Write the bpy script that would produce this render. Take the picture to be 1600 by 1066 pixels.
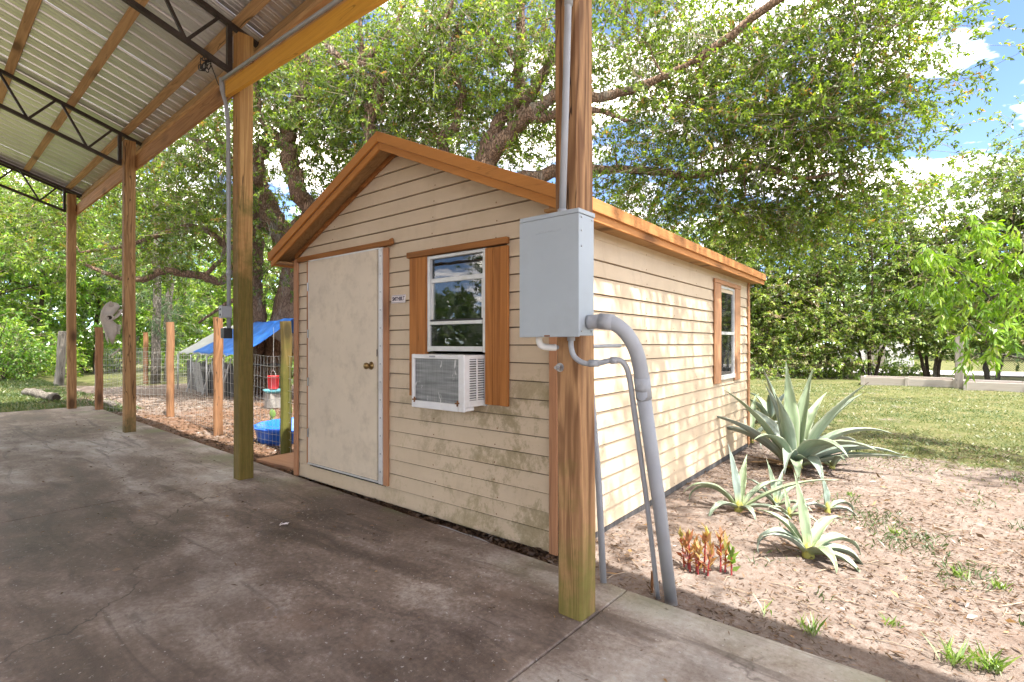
import bpy, bmesh, math, random
import numpy as np
from mathutils import Vector, Matrix, Euler

for o in list(bpy.data.objects):
    bpy.data.objects.remove(o, do_unlink=True)
scene = bpy.context.scene
COL = scene.collection
rng = np.random.default_rng(7)
random.seed(7)
rad = math.radians

# ------------------------------------------------------------------ camera
CAM_H, YAW = 1.33, rad(38.4)
cam_data = bpy.data.cameras.new("camera")
cam_data.sensor_width = 36.0
cam_data.lens = 18.0
cam_data.shift_y = 3.0 / 1600
cam_data.clip_start = 0.02
cam_data.clip_end = 2000
cam = bpy.data.objects.new("camera", cam_data)
cam.location = (0, 0, CAM_H)
cam.rotation_euler = (rad(90), 0, YAW)
COL.objects.link(cam)
scene.camera = cam

# ------------------------------------------------------------------ sky, sun, exposure
SUN_DIR = Vector((1.0, -0.23, 2.1)).normalized()
SUN_EL = math.asin(SUN_DIR.z)
SUN_AZ = math.atan2(SUN_DIR.x, SUN_DIR.y)
world = bpy.data.worlds.new("World")
scene.world = world
world.use_nodes = True
wn, wl = world.node_tree.nodes, world.node_tree.links
wn.clear()
w_out = wn.new("ShaderNodeOutputWorld")
w_bg = wn.new("ShaderNodeBackground")
w_bg.inputs["Strength"].default_value = 0.15
w_sky = wn.new("ShaderNodeTexSky")
w_sky.sky_type = 'NISHITA'
w_sky.sun_disc = False
w_sky.sun_elevation = SUN_EL
w_sky.sun_rotation = SUN_AZ
w_sky.air_density = 0.65
w_sky.altitude = 2500
w_sky.dust_density = 0.4
w_sky.ozone_density = 1.5
w_tc = wn.new("ShaderNodeTexCoord")
w_sep = wn.new("ShaderNodeSeparateXYZ")
wl.new(w_tc.outputs["Generated"], w_sep.inputs[0])
w_add = wn.new("ShaderNodeMath"); w_add.operation = 'ADD'; w_add.inputs[1].default_value = 0.16
wl.new(w_sep.outputs["Z"], w_add.inputs[0])
w_mx = wn.new("ShaderNodeMath"); w_mx.operation = 'MAXIMUM'; w_mx.inputs[1].default_value = 0.05
wl.new(w_add.outputs[0], w_mx.inputs[0])
w_dx = wn.new("ShaderNodeMath"); w_dx.operation = 'DIVIDE'
w_dy = wn.new("ShaderNodeMath"); w_dy.operation = 'DIVIDE'
wl.new(w_sep.outputs["X"], w_dx.inputs[0]); wl.new(w_mx.outputs[0], w_dx.inputs[1])
wl.new(w_sep.outputs["Y"], w_dy.inputs[0]); wl.new(w_mx.outputs[0], w_dy.inputs[1])
w_cmb = wn.new("ShaderNodeCombineXYZ")
wl.new(w_dx.outputs[0], w_cmb.inputs[0]); wl.new(w_dy.outputs[0], w_cmb.inputs[1])
w_noise = wn.new("ShaderNodeTexNoise")
w_noise.inputs["Scale"].default_value = 2.1
w_noise.inputs["Detail"].default_value = 7
w_noise.inputs["Roughness"].default_value = 0.55
w_map = wn.new("ShaderNodeMapping")
w_map.inputs["Location"].default_value = (7.3, 2.2, 0.0)
wl.new(w_cmb.outputs[0], w_map.inputs[0])
wl.new(w_map.outputs[0], w_noise.inputs["Vector"])
w_ramp = wn.new("ShaderNodeValToRGB")
w_ramp.color_ramp.elements[0].position = 0.48
w_ramp.color_ramp.elements[0].color = (0, 0, 0, 1)
w_ramp.color_ramp.elements[1].position = 0.68
w_ramp.color_ramp.elements[1].color = (1, 1, 1, 1)
wl.new(w_noise.outputs["Fac"], w_ramp.inputs["Fac"])
w_mix = wn.new("ShaderNodeMixRGB")
w_mix.inputs["Color2"].default_value = (25.0, 22.3, 19.2, 1)
wl.new(w_ramp.outputs["Color"], w_mix.inputs["Fac"])
wl.new(w_sky.outputs["Color"], w_mix.inputs["Color1"])
wl.new(w_mix.outputs["Color"], w_bg.inputs["Color"])
wl.new(w_bg.outputs[0], w_out.inputs[0])

sun_data = bpy.data.lights.new("sun", 'SUN')
sun_data.energy = 3.9
sun_data.angle = rad(0.55)
sun_data.color = (1.0, 0.95, 0.87)
sun = bpy.data.objects.new("sun", sun_data)
sun.rotation_euler = (-SUN_DIR).to_track_quat('-Z', 'Y').to_euler()
sun.location = (20, -5, 40)
COL.objects.link(sun)

vs = scene.view_settings
vs.view_transform = 'Standard'
vs.look = 'None'
vs.exposure = 1.92
vs.gamma = 1.0
vs.use_curve_mapping = False
scene.cycles.max_bounces = 10
scene.cycles.diffuse_bounces = 6
scene.cycles.transparent_max_bounces = 12

# ------------------------------------------------------------------ helpers
FWD = np.array([-math.sin(YAW), math.cos(YAW), 0.0])
RGT = np.array([math.cos(YAW), math.sin(YAW), 0.0])


def at(x, y, z):
    """world point seen at photo pixel x, y, at a distance z along the view axis"""
    return np.array([0, 0, CAM_H]) + z * (FWD + RGT * (x - 800) / 800 + np.array([0, 0, 1.0]) * (536 - y) / 800)


def tag(o, label=None, cat=None, group=None, kind=None):
    if label: o["label"] = label
    if cat: o["category"] = cat
    if group: o["group"] = group
    if kind: o["kind"] = kind
    return o


def empty(name, loc=(0, 0, 0), rz=0.0, label=None, cat=None, group=None, kind=None):
    o = bpy.data.objects.new(name, None)
    o.empty_display_size = 0.1
    o.location = loc
    o.rotation_euler = (0, 0, rz)
    COL.objects.link(o)
    return tag(o, label, cat, group, kind)


class MB:
    """collects shapes, then links them as one mesh object"""
    def __init__(self):
        self.v, self.f = [], []

    def add(self, vs_, fs_):
        b = len(self.v)
        self.v += [tuple(map(float, p)) for p in vs_]
        self.f += [tuple(i + b for i in f) for f in fs_]
        return self

    def hexa(self, p):
        return self.add(p, [(0, 3, 2, 1), (4, 5, 6, 7), (0, 1, 5, 4), (1, 2, 6, 5), (2, 3, 7, 6), (3, 0, 4, 7)])

    def box(self, x0, x1, y0, y1, z0, z1):
        return self.hexa([(x0, y0, z0), (x1, y0, z0), (x1, y1, z0), (x0, y1, z0),
                          (x0, y0, z1), (x1, y0, z1), (x1, y1, z1), (x0, y1, z1)])

    def bar(self, a, b, w, h, up=(0, 0, 1)):
        a, b = Vector(a), Vector(b)
        d = (b - a).normalized()
        s = d.cross(Vector(up))
        if s.length < 1e-4: s = d.cross(Vector((1, 0, 0)))
        s.normalize()
        u = s.cross(d).normalized()
        s, u = s * w / 2, u * h / 2
        return self.hexa([a - s - u, a + s - u, b + s - u, b - s - u, a - s + u, a + s + u, b + s + u, b - s + u])

    def tube(self, pts, radii, n=8, cap=True, jitter=0.0):
        pts = [Vector(p) for p in pts]
        if not hasattr(radii, '__len__'): radii = [radii] * len(pts)
        base = len(self.v)
        t0 = (pts[1] - pts[0]).normalized()
        ref = Vector((0, 0, 1)) if abs(t0.z) < 0.9 else Vector((1, 0, 0))
        s = t0.cross(ref).normalized()
        for i, p in enumerate(pts):
            t = (pts[min(i + 1, len(pts) - 1)] - pts[max(i - 1, 0)]).normalized()
            s = (s - t * s.dot(t))
            if s.length < 1e-5: s = t.orthogonal()
            s.normalize()
            u = t.cross(s)
            for k in range(n):
                a = 2 * math.pi * k / n
                r = radii[i] * (1 + (random.uniform(-jitter, jitter) if jitter else 0))
                q = p + (s * math.cos(a) + u * math.sin(a)) * r
                self.v.append((q.x, q.y, q.z))
        for i in range(len(pts) - 1):
            for k in range(n):
                a, b = base + i * n + k, base + i * n + (k + 1) % n
                self.f.append((a, b, b + n, a + n))
        if cap:
            self.f.append(tuple(base + k for k in reversed(range(n))))
            e = base + (len(pts) - 1) * n
            self.f.append(tuple(e + k for k in range(n)))
        return self

    def lathe(self, prof, n=24, c=(0, 0, 0), wob=None):
        base = len(self.v)
        for r, z in prof:
            for k in range(n):
                a = 2 * math.pi * k / n
                rr = r * (1 + (wob(a, z) if wob else 0))
                self.v.append((c[0] + rr * math.cos(a), c[1] + rr * math.sin(a), c[2] + z))
        for i in range(len(prof) - 1):
            for k in range(n):
                a, b = base + i * n + k, base + i * n + (k + 1) % n
                self.f.append((a, b, b + n, a + n))
        return self

    def prism(self, poly, y0, y1):
        """poly: list of (x, z), counter-clockwise seen from -y; extruded along y"""
        n = len(poly); b = len(self.v)
        self.v += [(x, y0, z) for x, z in poly] + [(x, y1, z) for x, z in poly]
        self.f.append(tuple(b + i for i in range(n)))
        self.f.append(tuple(b + n + i for i in reversed(range(n))))
        for i in range(n):
            j = (i + 1) % n
            self.f.append((b + j, b + i, b + n + i, b + n + j))
        return self

    def mesh(self, name):
        m = bpy.data.meshes.new(name)
        m.from_pydata(self.v, [], self.f)
        m.update()
        return m

    def build(self, name, mat, parent=None, smooth=False, bevel=0.0, **kw):
        m = self.mesh(name)
        m.materials.append(mat)
        bm = bmesh.new(); bm.from_mesh(m)
        bmesh.ops.recalc_face_normals(bm, faces=bm.faces)
        bm.to_mesh(m); bm.free()
        if smooth:
            m.polygons.foreach_set("use_smooth", [True] * len(m.polygons))
        return link(name, m, parent, bevel, **kw)


def link(name, m, parent=None, bevel=0.0, label=None, cat=None, group=None, kind=None, loc=None, rot=None):
    o = bpy.data.objects.new(name, m)
    COL.objects.link(o)
    if parent is not None: o.parent = parent
    if loc is not None: o.location = loc
    if rot is not None: o.rotation_euler = rot
    if bevel:
        b = o.modifiers.new("bevel", 'BEVEL')
        b.width = bevel; b.segments = 2; b.limit_method = 'ANGLE'; b.angle_limit = rad(40)
    return tag(o, label, cat, group, kind)


def np_mesh(name, verts, quads, mat, parent=None, attr=None, smooth=False, **kw):
    """big meshes of quads from arrays; attr = one float per face, kept as attribute 'tone'"""
    verts = np.asarray(verts, np.float32); quads = np.asarray(quads, np.int32)
    k = quads.shape[1]
    m = bpy.data.meshes.new(name)
    m.vertices.add(len(verts)); m.vertices.foreach_set("co", verts.ravel())
    m.loops.add(quads.size); m.loops.foreach_set("vertex_index", quads.ravel())
    m.polygons.add(len(quads))
    m.polygons.foreach_set("loop_start", np.arange(0, quads.size, k, dtype=np.int32))
    m.polygons.foreach_set("loop_total", np.full(len(quads), k, np.int32))
    if smooth: m.polygons.foreach_set("use_smooth", np.ones(len(quads), bool))
    m.update(calc_edges=True)
    if attr is not None:
        a = m.attributes.new("tone", 'FLOAT', 'FACE')
        a.data.foreach_set("value", np.asarray(attr, np.float32))
    m.materials.append(mat)
    return link(name, m, parent, **kw)


# ------------------------------------------------------------------ materials
class NT:
    def __init__(self, name):
        self.m = bpy.data.materials.new(name)
        self.m.use_nodes = True
        self.t = self.m.node_tree
        self.n, self.l = self.t.nodes, self.t.links
        self.n.clear()
        self.out = self.n.new("ShaderNodeOutputMaterial")

    def new(self, typ, **kw):
        nd = self.n.new("ShaderNode" + typ)
        for k, v in kw.items():
            if hasattr(nd, k): setattr(nd, k, v)
            else: self.set(nd.inputs[k.replace('_', ' ')], v)
        return nd

    def set(self, sock, v):
        if isinstance(v, bpy.types.NodeSocket): self.l.new(v, sock)
        else:
            if isinstance(v, (tuple, list)) and len(v) == 3 and sock.type == 'RGBA': v = (*v, 1)
            sock.default_value = v

    def coord(self, kind="Object", scale=(1, 1, 1), rot=(0, 0, 0), loc=(0, 0, 0)):
        tc = self.n.new("ShaderNodeTexCoord")
        mp = self.n.new("ShaderNodeMapping")
        mp.inputs["Scale"].default_value = scale
        mp.inputs["Rotation"].default_value = rot
        mp.inputs["Location"].default_value = loc
        self.l.new(tc.outputs[kind], mp.inputs[0])
        return mp.outputs[0]

    def world(self, scale=(1, 1, 1), rot=(0, 0, 0), loc=(0, 0, 0)):
        g = self.n.new("ShaderNodeNewGeometry")
        mp = self.n.new("ShaderNodeMapping")
        mp.inputs["Scale"].default_value = scale
        mp.inputs["Rotation"].default_value = rot
        mp.inputs["Location"].default_value = loc
        self.l.new(g.outputs["Position"], mp.inputs[0])
        return mp.outputs[0]

    def noise(self, vec, scale, detail=4, rough=0.55, dist=0.0):
        nd = self.n.new("ShaderNodeTexNoise")
        nd.inputs["Scale"].default_value = scale
        nd.inputs["Detail"].default_value = detail
        nd.inputs["Roughness"].default_value = rough
        nd.inputs["Distortion"].default_value = dist
        if vec is not None: self.l.new(vec, nd.inputs["Vector"])
        return nd.outputs["Fac"]

    def ramp(self, fac, stops):
        nd = self.n.new("ShaderNodeValToRGB")
        e = nd.color_ramp.elements
        while len(e) < len(stops): e.new(0.5)
        for i, (p, c) in enumerate(stops):
            e[i].position = p
            e[i].color = (*c, 1) if isinstance(c, (tuple, list)) else (c, c, c, 1)
        self.l.new(fac, nd.inputs[0])
        return nd.outputs[0]

    def mix(self, fac, a, b, mode='MIX'):
        nd = self.n.new("ShaderNodeMixRGB"); nd.blend_type = mode
        self.set(nd.inputs[0], fac); self.set(nd.inputs[1], a); self.set(nd.inputs[2], b)
        return nd.outputs[0]

    def math(self, op, a, b=0.0, clamp=False):
        nd = self.n.new("ShaderNodeMath"); nd.operation = op; nd.use_clamp = clamp
        self.set(nd.inputs[0], a); self.set(nd.inputs[1], b)
        return nd.outputs[0]

    def sep(self, vec):
        nd = self.n.new("ShaderNodeSeparateXYZ"); self.l.new(vec, nd.inputs[0]); return nd.outputs

    def bump(self, h, strength=0.3, dist=0.01, normal=None):
        nd = self.n.new("ShaderNodeBump")
        nd.inputs["Strength"].default_value = strength
        nd.inputs["Distance"].default_value = dist
        self.l.new(h, nd.inputs["Height"])
        if normal is not None: self.l.new(normal, nd.inputs["Normal"])
        return nd.outputs[0]

    def bsdf(self, color, rough=0.7, metal=0.0, normal=None, spec=0.5):
        b = self.n.new("ShaderNodeBsdfPrincipled")
        self.set(b.inputs["Base Color"], color); self.set(b.inputs["Roughness"], rough)
        self.set(b.inputs["Metallic"], metal)
        b.inputs["Specular IOR Level"].default_value = spec
        if normal is not None: self.l.new(normal, b.inputs["Normal"])
        self.l.new(b.outputs[0], self.out.inputs[0])
        return b

    def rnd(self):
        return self.n.new("ShaderNodeObjectInfo").outputs["Random"]


def M_plain(name, col, rough=0.6, metal=0.0, var=0.12, scale=14.0, bump=0.1, spec=0.5, dirt=None):
    t = NT(name)
    v = t.coord("Object")
    n = t.noise(v, scale, 6, 0.6)
    c = t.ramp(n, [(0.3, tuple(x * (1 - var) for x in col)), (0.7, tuple(min(1, x * (1 + var)) for x in col))])
    if dirt:
        d = t.ramp(t.noise(v, 5.0, 8, 0.7), [(0.5, 0.0), (0.72, dirt[1])])
        c = t.mix(d, c, dirt[0])
    t.bsdf(c, rough, metal, t.bump(t.noise(v, scale * 6, 4), bump, 0.004), spec)
    return t.m


def M_wood(name, light, dark, axis='z', ring=9.0, stretch=0.06, rough=0.75, moss=None, knots=True, contrast=1.0, weather=None, shift=True):
    """sawn timber with grain along axis; moss = (colour, amount, low z, high z)"""
    t = NT(name)
    sc = [1.0, 1.0, 1.0]; sc['xyz'.index(axis)] = stretch
    v = t.coord("Object", tuple(sc))
    if shift:
        off = t.new("VectorMath", operation='ADD')
        t.l.new(v, off.inputs[0])
        cb = t.n.new("ShaderNodeCombineXYZ")
        r = t.math('MULTIPLY', t.rnd(), 37.0)
        for i in range(3): t.l.new(r, cb.inputs[i])
        t.l.new(cb.outputs[0], off.inputs[1]); v = off.outputs[0]
    warp = t.noise(v, 5.0, 3, 0.5)
    # rings: distorted bands give cathedral grain
    bands = t.math('SINE', t.math('MULTIPLY', t.noise(v, ring * 1.15, 2, 0.45, 0.5), 46.0))
    bands = t.math('ADD', t.math('MULTIPLY', bands, 0.5), 0.5)
    fine = t.noise(v, 130.0, 3, 0.7)
    c = t.mix(t.math('MULTIPLY', bands, 0.75 * contrast, True), light, dark)
    c = t.mix(t.math('MULTIPLY', t.ramp(fine, [(0.35, 0.0), (0.75, 1.0)]), 0.4 * contrast), c, tuple(x * 0.55 for x in dark))
    c = t.mix(t.math('MULTIPLY', t.ramp(warp, [(0.35, 0.0), (0.7, 1.0)]), 0.35), c, tuple(min(1, x * 1.12) for x in light))
    if knots:
        kv = t.coord("Object", tuple(0.45 if a == axis else 1.0 for a in 'xyz'), loc=(0.37, 0.11, 0.63))
        kn_ = t.new("TexVoronoi"); kn_.inputs["Scale"].default_value = 2.6
        ad = t.new("VectorMath", operation='ADD'); t.l.new(kv, ad.inputs[0])
        if shift: t.l.new(cb.outputs[0], ad.inputs[1])
        t.l.new(ad.outputs[0], kn_.inputs["Vector"])
        kd = kn_.outputs["Distance"]
        c = t.mix(t.ramp(kd, [(0.09, 0.9), (0.16, 0.4), (0.27, 0.0)]), c, tuple(x * 0.38 for x in dark))
    # drying checks: fine dark cracks along the grain
    ck = t.noise(v, 17.0, 2, 0.4, 0.2)
    ck = t.ramp(t.math('ABSOLUTE', t.math('SUBTRACT', ck, 0.5)), [(0.004, 1.0), (0.012, 0.0)])
    ck = t.math('MULTIPLY', ck, t.ramp(t.noise(v, 6.0, 2), [(0.5, 0.0), (0.6, 1.0)]))
    c = t.mix(t.math('MULTIPLY', ck, 0.85 * contrast, True), c, tuple(x * 0.22 for x in dark))
    if weather:
        wv = t.ramp(t.noise(v, 2.3, 6, 0.65), [(0.42, 0.0), (0.68, 1.0)])
        c = t.mix(t.math('MULTIPLY', wv, weather[1]), c, weather[0])
    if moss:
        g = t.coord("Object")
        zz = t.sep(g)[2]
        ms = t.noise(g, 3.2, 7, 0.65)
        rng_ = t.new("MapRange"); t.l.new(zz, rng_.inputs[0])
        rng_.inputs[1].default_value = moss[2]; rng_.inputs[2].default_value = moss[3]
        rng_.inputs[3].default_value = 1.0; rng_.inputs[4].default_value = 0.0
        k = t.math('MULTIPLY', t.ramp(t.math('ADD', ms, t.math('MULTIPLY', t.math('SUBTRACT', rng_.outputs[0], 0.5), 0.5)), [(0.4, 0.0), (0.62, 1.0)]), moss[1])
        mc = t.mix(t.noise(g, 14.0, 5, 0.7), tuple(x * 0.6 for x in moss[0]), tuple(min(1, x * 1.35) for x in moss[0]))
        k = t.math('MULTIPLY', k, t.math('ADD', 0.55, t.math('MULTIPLY', fine, 0.8)), True)
        c = t.mix(k, c, mc)
    h = t.math('ADD', t.math('MULTIPLY', bands, 0.4), fine)
    t.bsdf(c, rough, 0, t.bump(h, 0.35, 0.003), 0.3)
    return t.m


def M_leaf(name, stops, trans=0.35, gloss=0.12, rough=0.42):
    t = NT(name)
    a = t.new("Attribute", attribute_name="tone")
    c = t.ramp(a.outputs["Fac"], stops)
    d = t.new("BsdfDiffuse"); t.l.new(c, d.inputs[0])
    tr = t.new("BsdfTranslucent")
    c2 = t.mix(1.0, c, (1.25, 1.3, 0.55), 'MULTIPLY')
    t.l.new(c2, tr.inputs[0])
    m1 = t.new("MixShader"); m1.inputs[0].default_value = trans
    t.l.new(d.outputs[0], m1.inputs[1]); t.l.new(tr.outputs[0], m1.inputs[2])
    g = t.new("BsdfGlossy"); g.inputs["Roughness"].default_value = rough
    m2 = t.new("MixShader"); m2.inputs[0].default_value = gloss * 0.5
    t.l.new(m1.outputs[0], m2.inputs[1]); t.l.new(g.outputs[0], m2.inputs[2])
    t.l.new(m2.outputs[0], t.out.inputs[0])
    return t.m


def M_bark(name, a, b, scale=1.0):
    t = NT(name)
    v = t.coord("Object", (1, 1, 0.35))
    vo = t.new("TexVoronoi"); vo.feature = 'DISTANCE_TO_EDGE'
    vo.inputs["Scale"].default_value = 22.0 * scale
    wv = t.new("VectorMath", operation='ADD'); t.l.new(v, wv.inputs[0])
    nz = t.new("TexNoise"); nz.inputs["Scale"].default_value = 6.0; t.l.new(v, nz.inputs["Vector"])
    sc = t.new("VectorMath", operation='SCALE'); sc.inputs["Scale"].default_value = 0.12
    t.l.new(nz.outputs["Color"], sc.inputs[0]); t.l.new(sc.outputs[0], wv.inputs[1])
    t.l.new(wv.outputs[0], vo.inputs["Vector"])
    e = t.ramp(vo.outputs["Distance"], [(0.0, 0.0), (0.16, 1.0)])
    n = t.noise(v, 9.0, 7, 0.7)
    c = t.mix(n, b, a)
    c = t.mix(t.math('MULTIPLY', t.math('SUBTRACT', 1.0, e), 0.6), c, tuple(x * 0.3 for x in b))
    lich = t.ramp(t.noise(v, 2.6, 8, 0.7), [(0.55, 0.0), (0.68, 0.75)])
    c = t.mix(lich, c, (0.36, 0.34, 0.29))
    h = t.math('ADD', e, t.math('MULTIPLY', n, 0.8))
    t.bsdf(c, 0.9, 0, t.bump(h, 0.9, 0.025), 0.2)
    return t.m


def M_concrete():
    t = NT("stained_concrete")
    v = t.world()
    # sweeping streaks, drawn out along the direction the slab was hosed down
    s = t.world((0.30, 1.0, 1.0), (0, 0, rad(-24)))
    big = t.noise(s, 1.15, 3, 0.55, 0.9)
    mid = t.noise(t.world((0.55, 1.0, 1.0), (0, 0, rad(-24))), 4.6, 9, 0.66, 0.5)
    pat = t.noise(t.world(loc=(3.1, 7.7, 0)), 0.55, 4, 0.55, 0.4)
    fine = t.noise(v, 34.0, 8, 0.72)
    grit = t.noise(v, 190.0, 3, 0.6)
    x, y, z = t.sep(v)
    f = t.math('ADD', t.math('MULTIPLY', big, 0.50), t.math('MULTIPLY', mid, 0.30))
    f = t.math('ADD', f, t.math('MULTIPLY', pat, 0.30))
    f = t.math('ADD', f, t.math('MULTIPLY', t.math('SUBTRACT', fine, 0.5), 0.26))
    f = t.math('ADD', t.math('MULTIPLY', t.math('SUBTRACT', f, 0.55), 2.1), 0.555)
    # lighter on the panel past the near post and towards the far end
    mr = t.new("MapRange"); t.l.new(x, mr.inputs[0])
    mr.inputs[1].default_value = -1.3; mr.inputs[2].default_value = -0.9
    mr.inputs[3].default_value = 0.0; mr.inputs[4].default_value = 0.27
    f = t.math('ADD', f, mr.outputs[0])
    mr2 = t.new("MapRange"); t.l.new(x, mr2.inputs[0])
    mr2.inputs[1].default_value = -4.2; mr2.inputs[2].default_value = -7.5
    mr2.inputs[3].default_value = 0.0; mr2.inputs[4].default_value = 0.10
    f = t.math('ADD', f, mr2.outputs[0])
    c = t.ramp(f, [(0.30, (0.060, 0.041, 0.032)), (0.46, (0.135, 0.098, 0.078)), (0.58, (0.225, 0.170, 0.136)), (0.73, (0.38, 0.325, 0.28)), (0.9, (0.50, 0.455, 0.41))])
    rust = t.ramp(t.noise(t.world(loc=(11, 2, 0)), 1.9, 7, 0.7), [(0.56, 0.0), (0.72, 0.5)])
    c = t.mix(rust, c, (0.20, 0.125, 0.085))
    spl = t.ramp(t.noise(v, 11.0, 10, 0.80, 0.3), [(0.585, 0.0), (0.66, 0.55)])
    c = t.mix(spl, c, (0.40, 0.385, 0.37))
    smear = t.noise(t.world((0.22, 1.3, 1.0), (0, 0, rad(-27)), (2.0, 4.0, 0)), 3.1, 7, 0.62, 1.4)
    c = t.mix(t.ramp(smear, [(0.555, 0.0), (0.61, 0.4), (0.70, 0.55)]), c, (0.062, 0.044, 0.036))
    edge = t.ramp(t.noise(t.world(loc=(1.7, 9.1, 0)), 0.95, 9, 0.70, 0.5), [(0.52, 0.0), (0.545, 0.45), (0.75, 0.55)])
    c = t.mix(edge, c, t.mix(0.5, c, (0.10, 0.070, 0.056)))
    flk = t.ramp(t.noise(v, 42.0, 3, 0.6), [(0.665, 0.0), (0.69, 0.8)])
    c = t.mix(flk, c, (0.50, 0.48, 0.45))
    crk = t.new("TexVoronoi"); crk.feature = 'DISTANCE_TO_EDGE'; crk.inputs["Scale"].default_value = 0.42
    cw_ = t.new("VectorMath", operation='ADD'); t.l.new(v, cw_.inputs[0])
    cn_ = t.new("TexNoise"); cn_.inputs["Scale"].default_value = 3.0; cn_.inputs["Detail"].default_value = 8; t.l.new(v, cn_.inputs["Vector"])
    cs_ = t.new("VectorMath", operation='SCALE'); cs_.inputs["Scale"].default_value = 0.55; t.l.new(cn_.outputs["Color"], cs_.inputs[0])
    t.l.new(cs_.outputs[0], cw_.inputs[1]); t.l.new(cw_.outputs[0], crk.inputs["Vector"])
    ck = t.math('MULTIPLY', t.ramp(crk.outputs["Distance"], [(0.0012, 0.8), (0.0035, 0.0)]), t.ramp(pat, [(0.46, 0.0), (0.56, 1.0)]))
    c = t.mix(ck, c, (0.03, 0.024, 0.02))
    pits = t.ramp(t.noise(v, 60.0, 6, 0.7), [(0.30, 0.75), (0.40, 0.0)])
    c = t.mix(pits, c, (0.045, 0.038, 0.034))
    c = t.mix(t.math('MULTIPLY', grit, 0.25), c, (0.10, 0.085, 0.075))
    # green algae along the shaded edge by the fence
    gx = t.new("MapRange"); t.l.new(y, gx.inputs[0])
    gx.inputs[1].default_value = 2.25; gx.inputs[2].default_value = 2.6
    al = t.math('MULTIPLY', gx.outputs[0], t.ramp(t.noise(t.world(loc=(5, 5, 0)), 1.3, 6, 0.6), [(0.48, 0.0), (0.62, 0.6)]))
    c = t.mix(al, c, (0.13, 0.16, 0.06))
    h = t.math('ADD', t.math('MULTIPLY', fine, 0.7), t.math('MULTIPLY', grit, 0.35))
    r = t.ramp(f, [(0.4, 0.55), (0.75, 0.85)])
    t.bsdf(c, r, 0, t.bump(h, 0.5, 0.008), 0.4)
    return t.m


def M_ground():
    t = NT("ground_soil")
    v = t.world()
    at_ = t.new("Attribute", attribute_name="zone")
    sp = t.new("SeparateColor"); t.l.new(at_.outputs["Color"], sp.inputs[0])
    grass_w, mulch_w = sp.outputs[0], sp.outputs[1]
    n1 = t.noise(v, 1.7, 8, 0.68); n2 = t.noise(v, 9.0, 8, 0.72); n3 = t.noise(v, 70.0, 5, 0.7)
    sand = t.ramp(n2, [(0.25, (0.09, 0.068, 0.056)), (0.44, (0.195, 0.158, 0.136)), (0.72, (0.315, 0.272, 0.243))])
    deb = t.ramp(t.noise(v, 26.0, 8, 0.78, 0.6), [(0.51, 0.0), (0.61, 0.8)])
    sand = t.mix(deb, sand, (0.145, 0.090, 0.064))
    deb2 = t.ramp(n1, [(0.45, 0.0), (0.65, 0.55)])
    sand = t.mix(deb2, sand, (0.17, 0.125, 0.10))
    mul = t.ramp(t.noise(v, 30.0, 8, 0.75, 0.8), [(0.3, (0.035, 0.018, 0.012)), (0.5, (0.14, 0.075, 0.045)), (0.7, (0.33, 0.21, 0.145))])
    gr = t.ramp(t.noise(v, 1.6, 10, 0.78), [(0.3, (0.045, 0.066, 0.018)), (0.5, (0.10, 0.115, 0.037)), (0.7, (0.19, 0.165, 0.083))])
    g = t.math('ADD', grass_w, t.math('MULTIPLY', t.math('SUBTRACT', n1, 0.5), 1.5))
    gm = t.ramp(g, [(0.42, 0.0), (0.6, 1.0)])
    m_ = t.math('ADD', mulch_w, t.math('MULTIPLY', t.math('SUBTRACT', n1, 0.5), 1.3))
    mm = t.ramp(m_, [(0.42, 0.0), (0.62, 1.0)])
    c = t.mix(mm, sand, mul)
    c = t.mix(gm, c, gr)
    c = t.mix(t.math('MULTIPLY', n3, 0.22), c, (0.16, 0.11, 0.08))
    h = t.math('ADD', t.math('MULTIPLY', n2, 1.0), t.math('MULTIPLY', n3, 0.5))
    t.bsdf(c, 0.95, 0, t.bump(h, 0.8, 0.03), 0.15)
    return t.m


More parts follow.
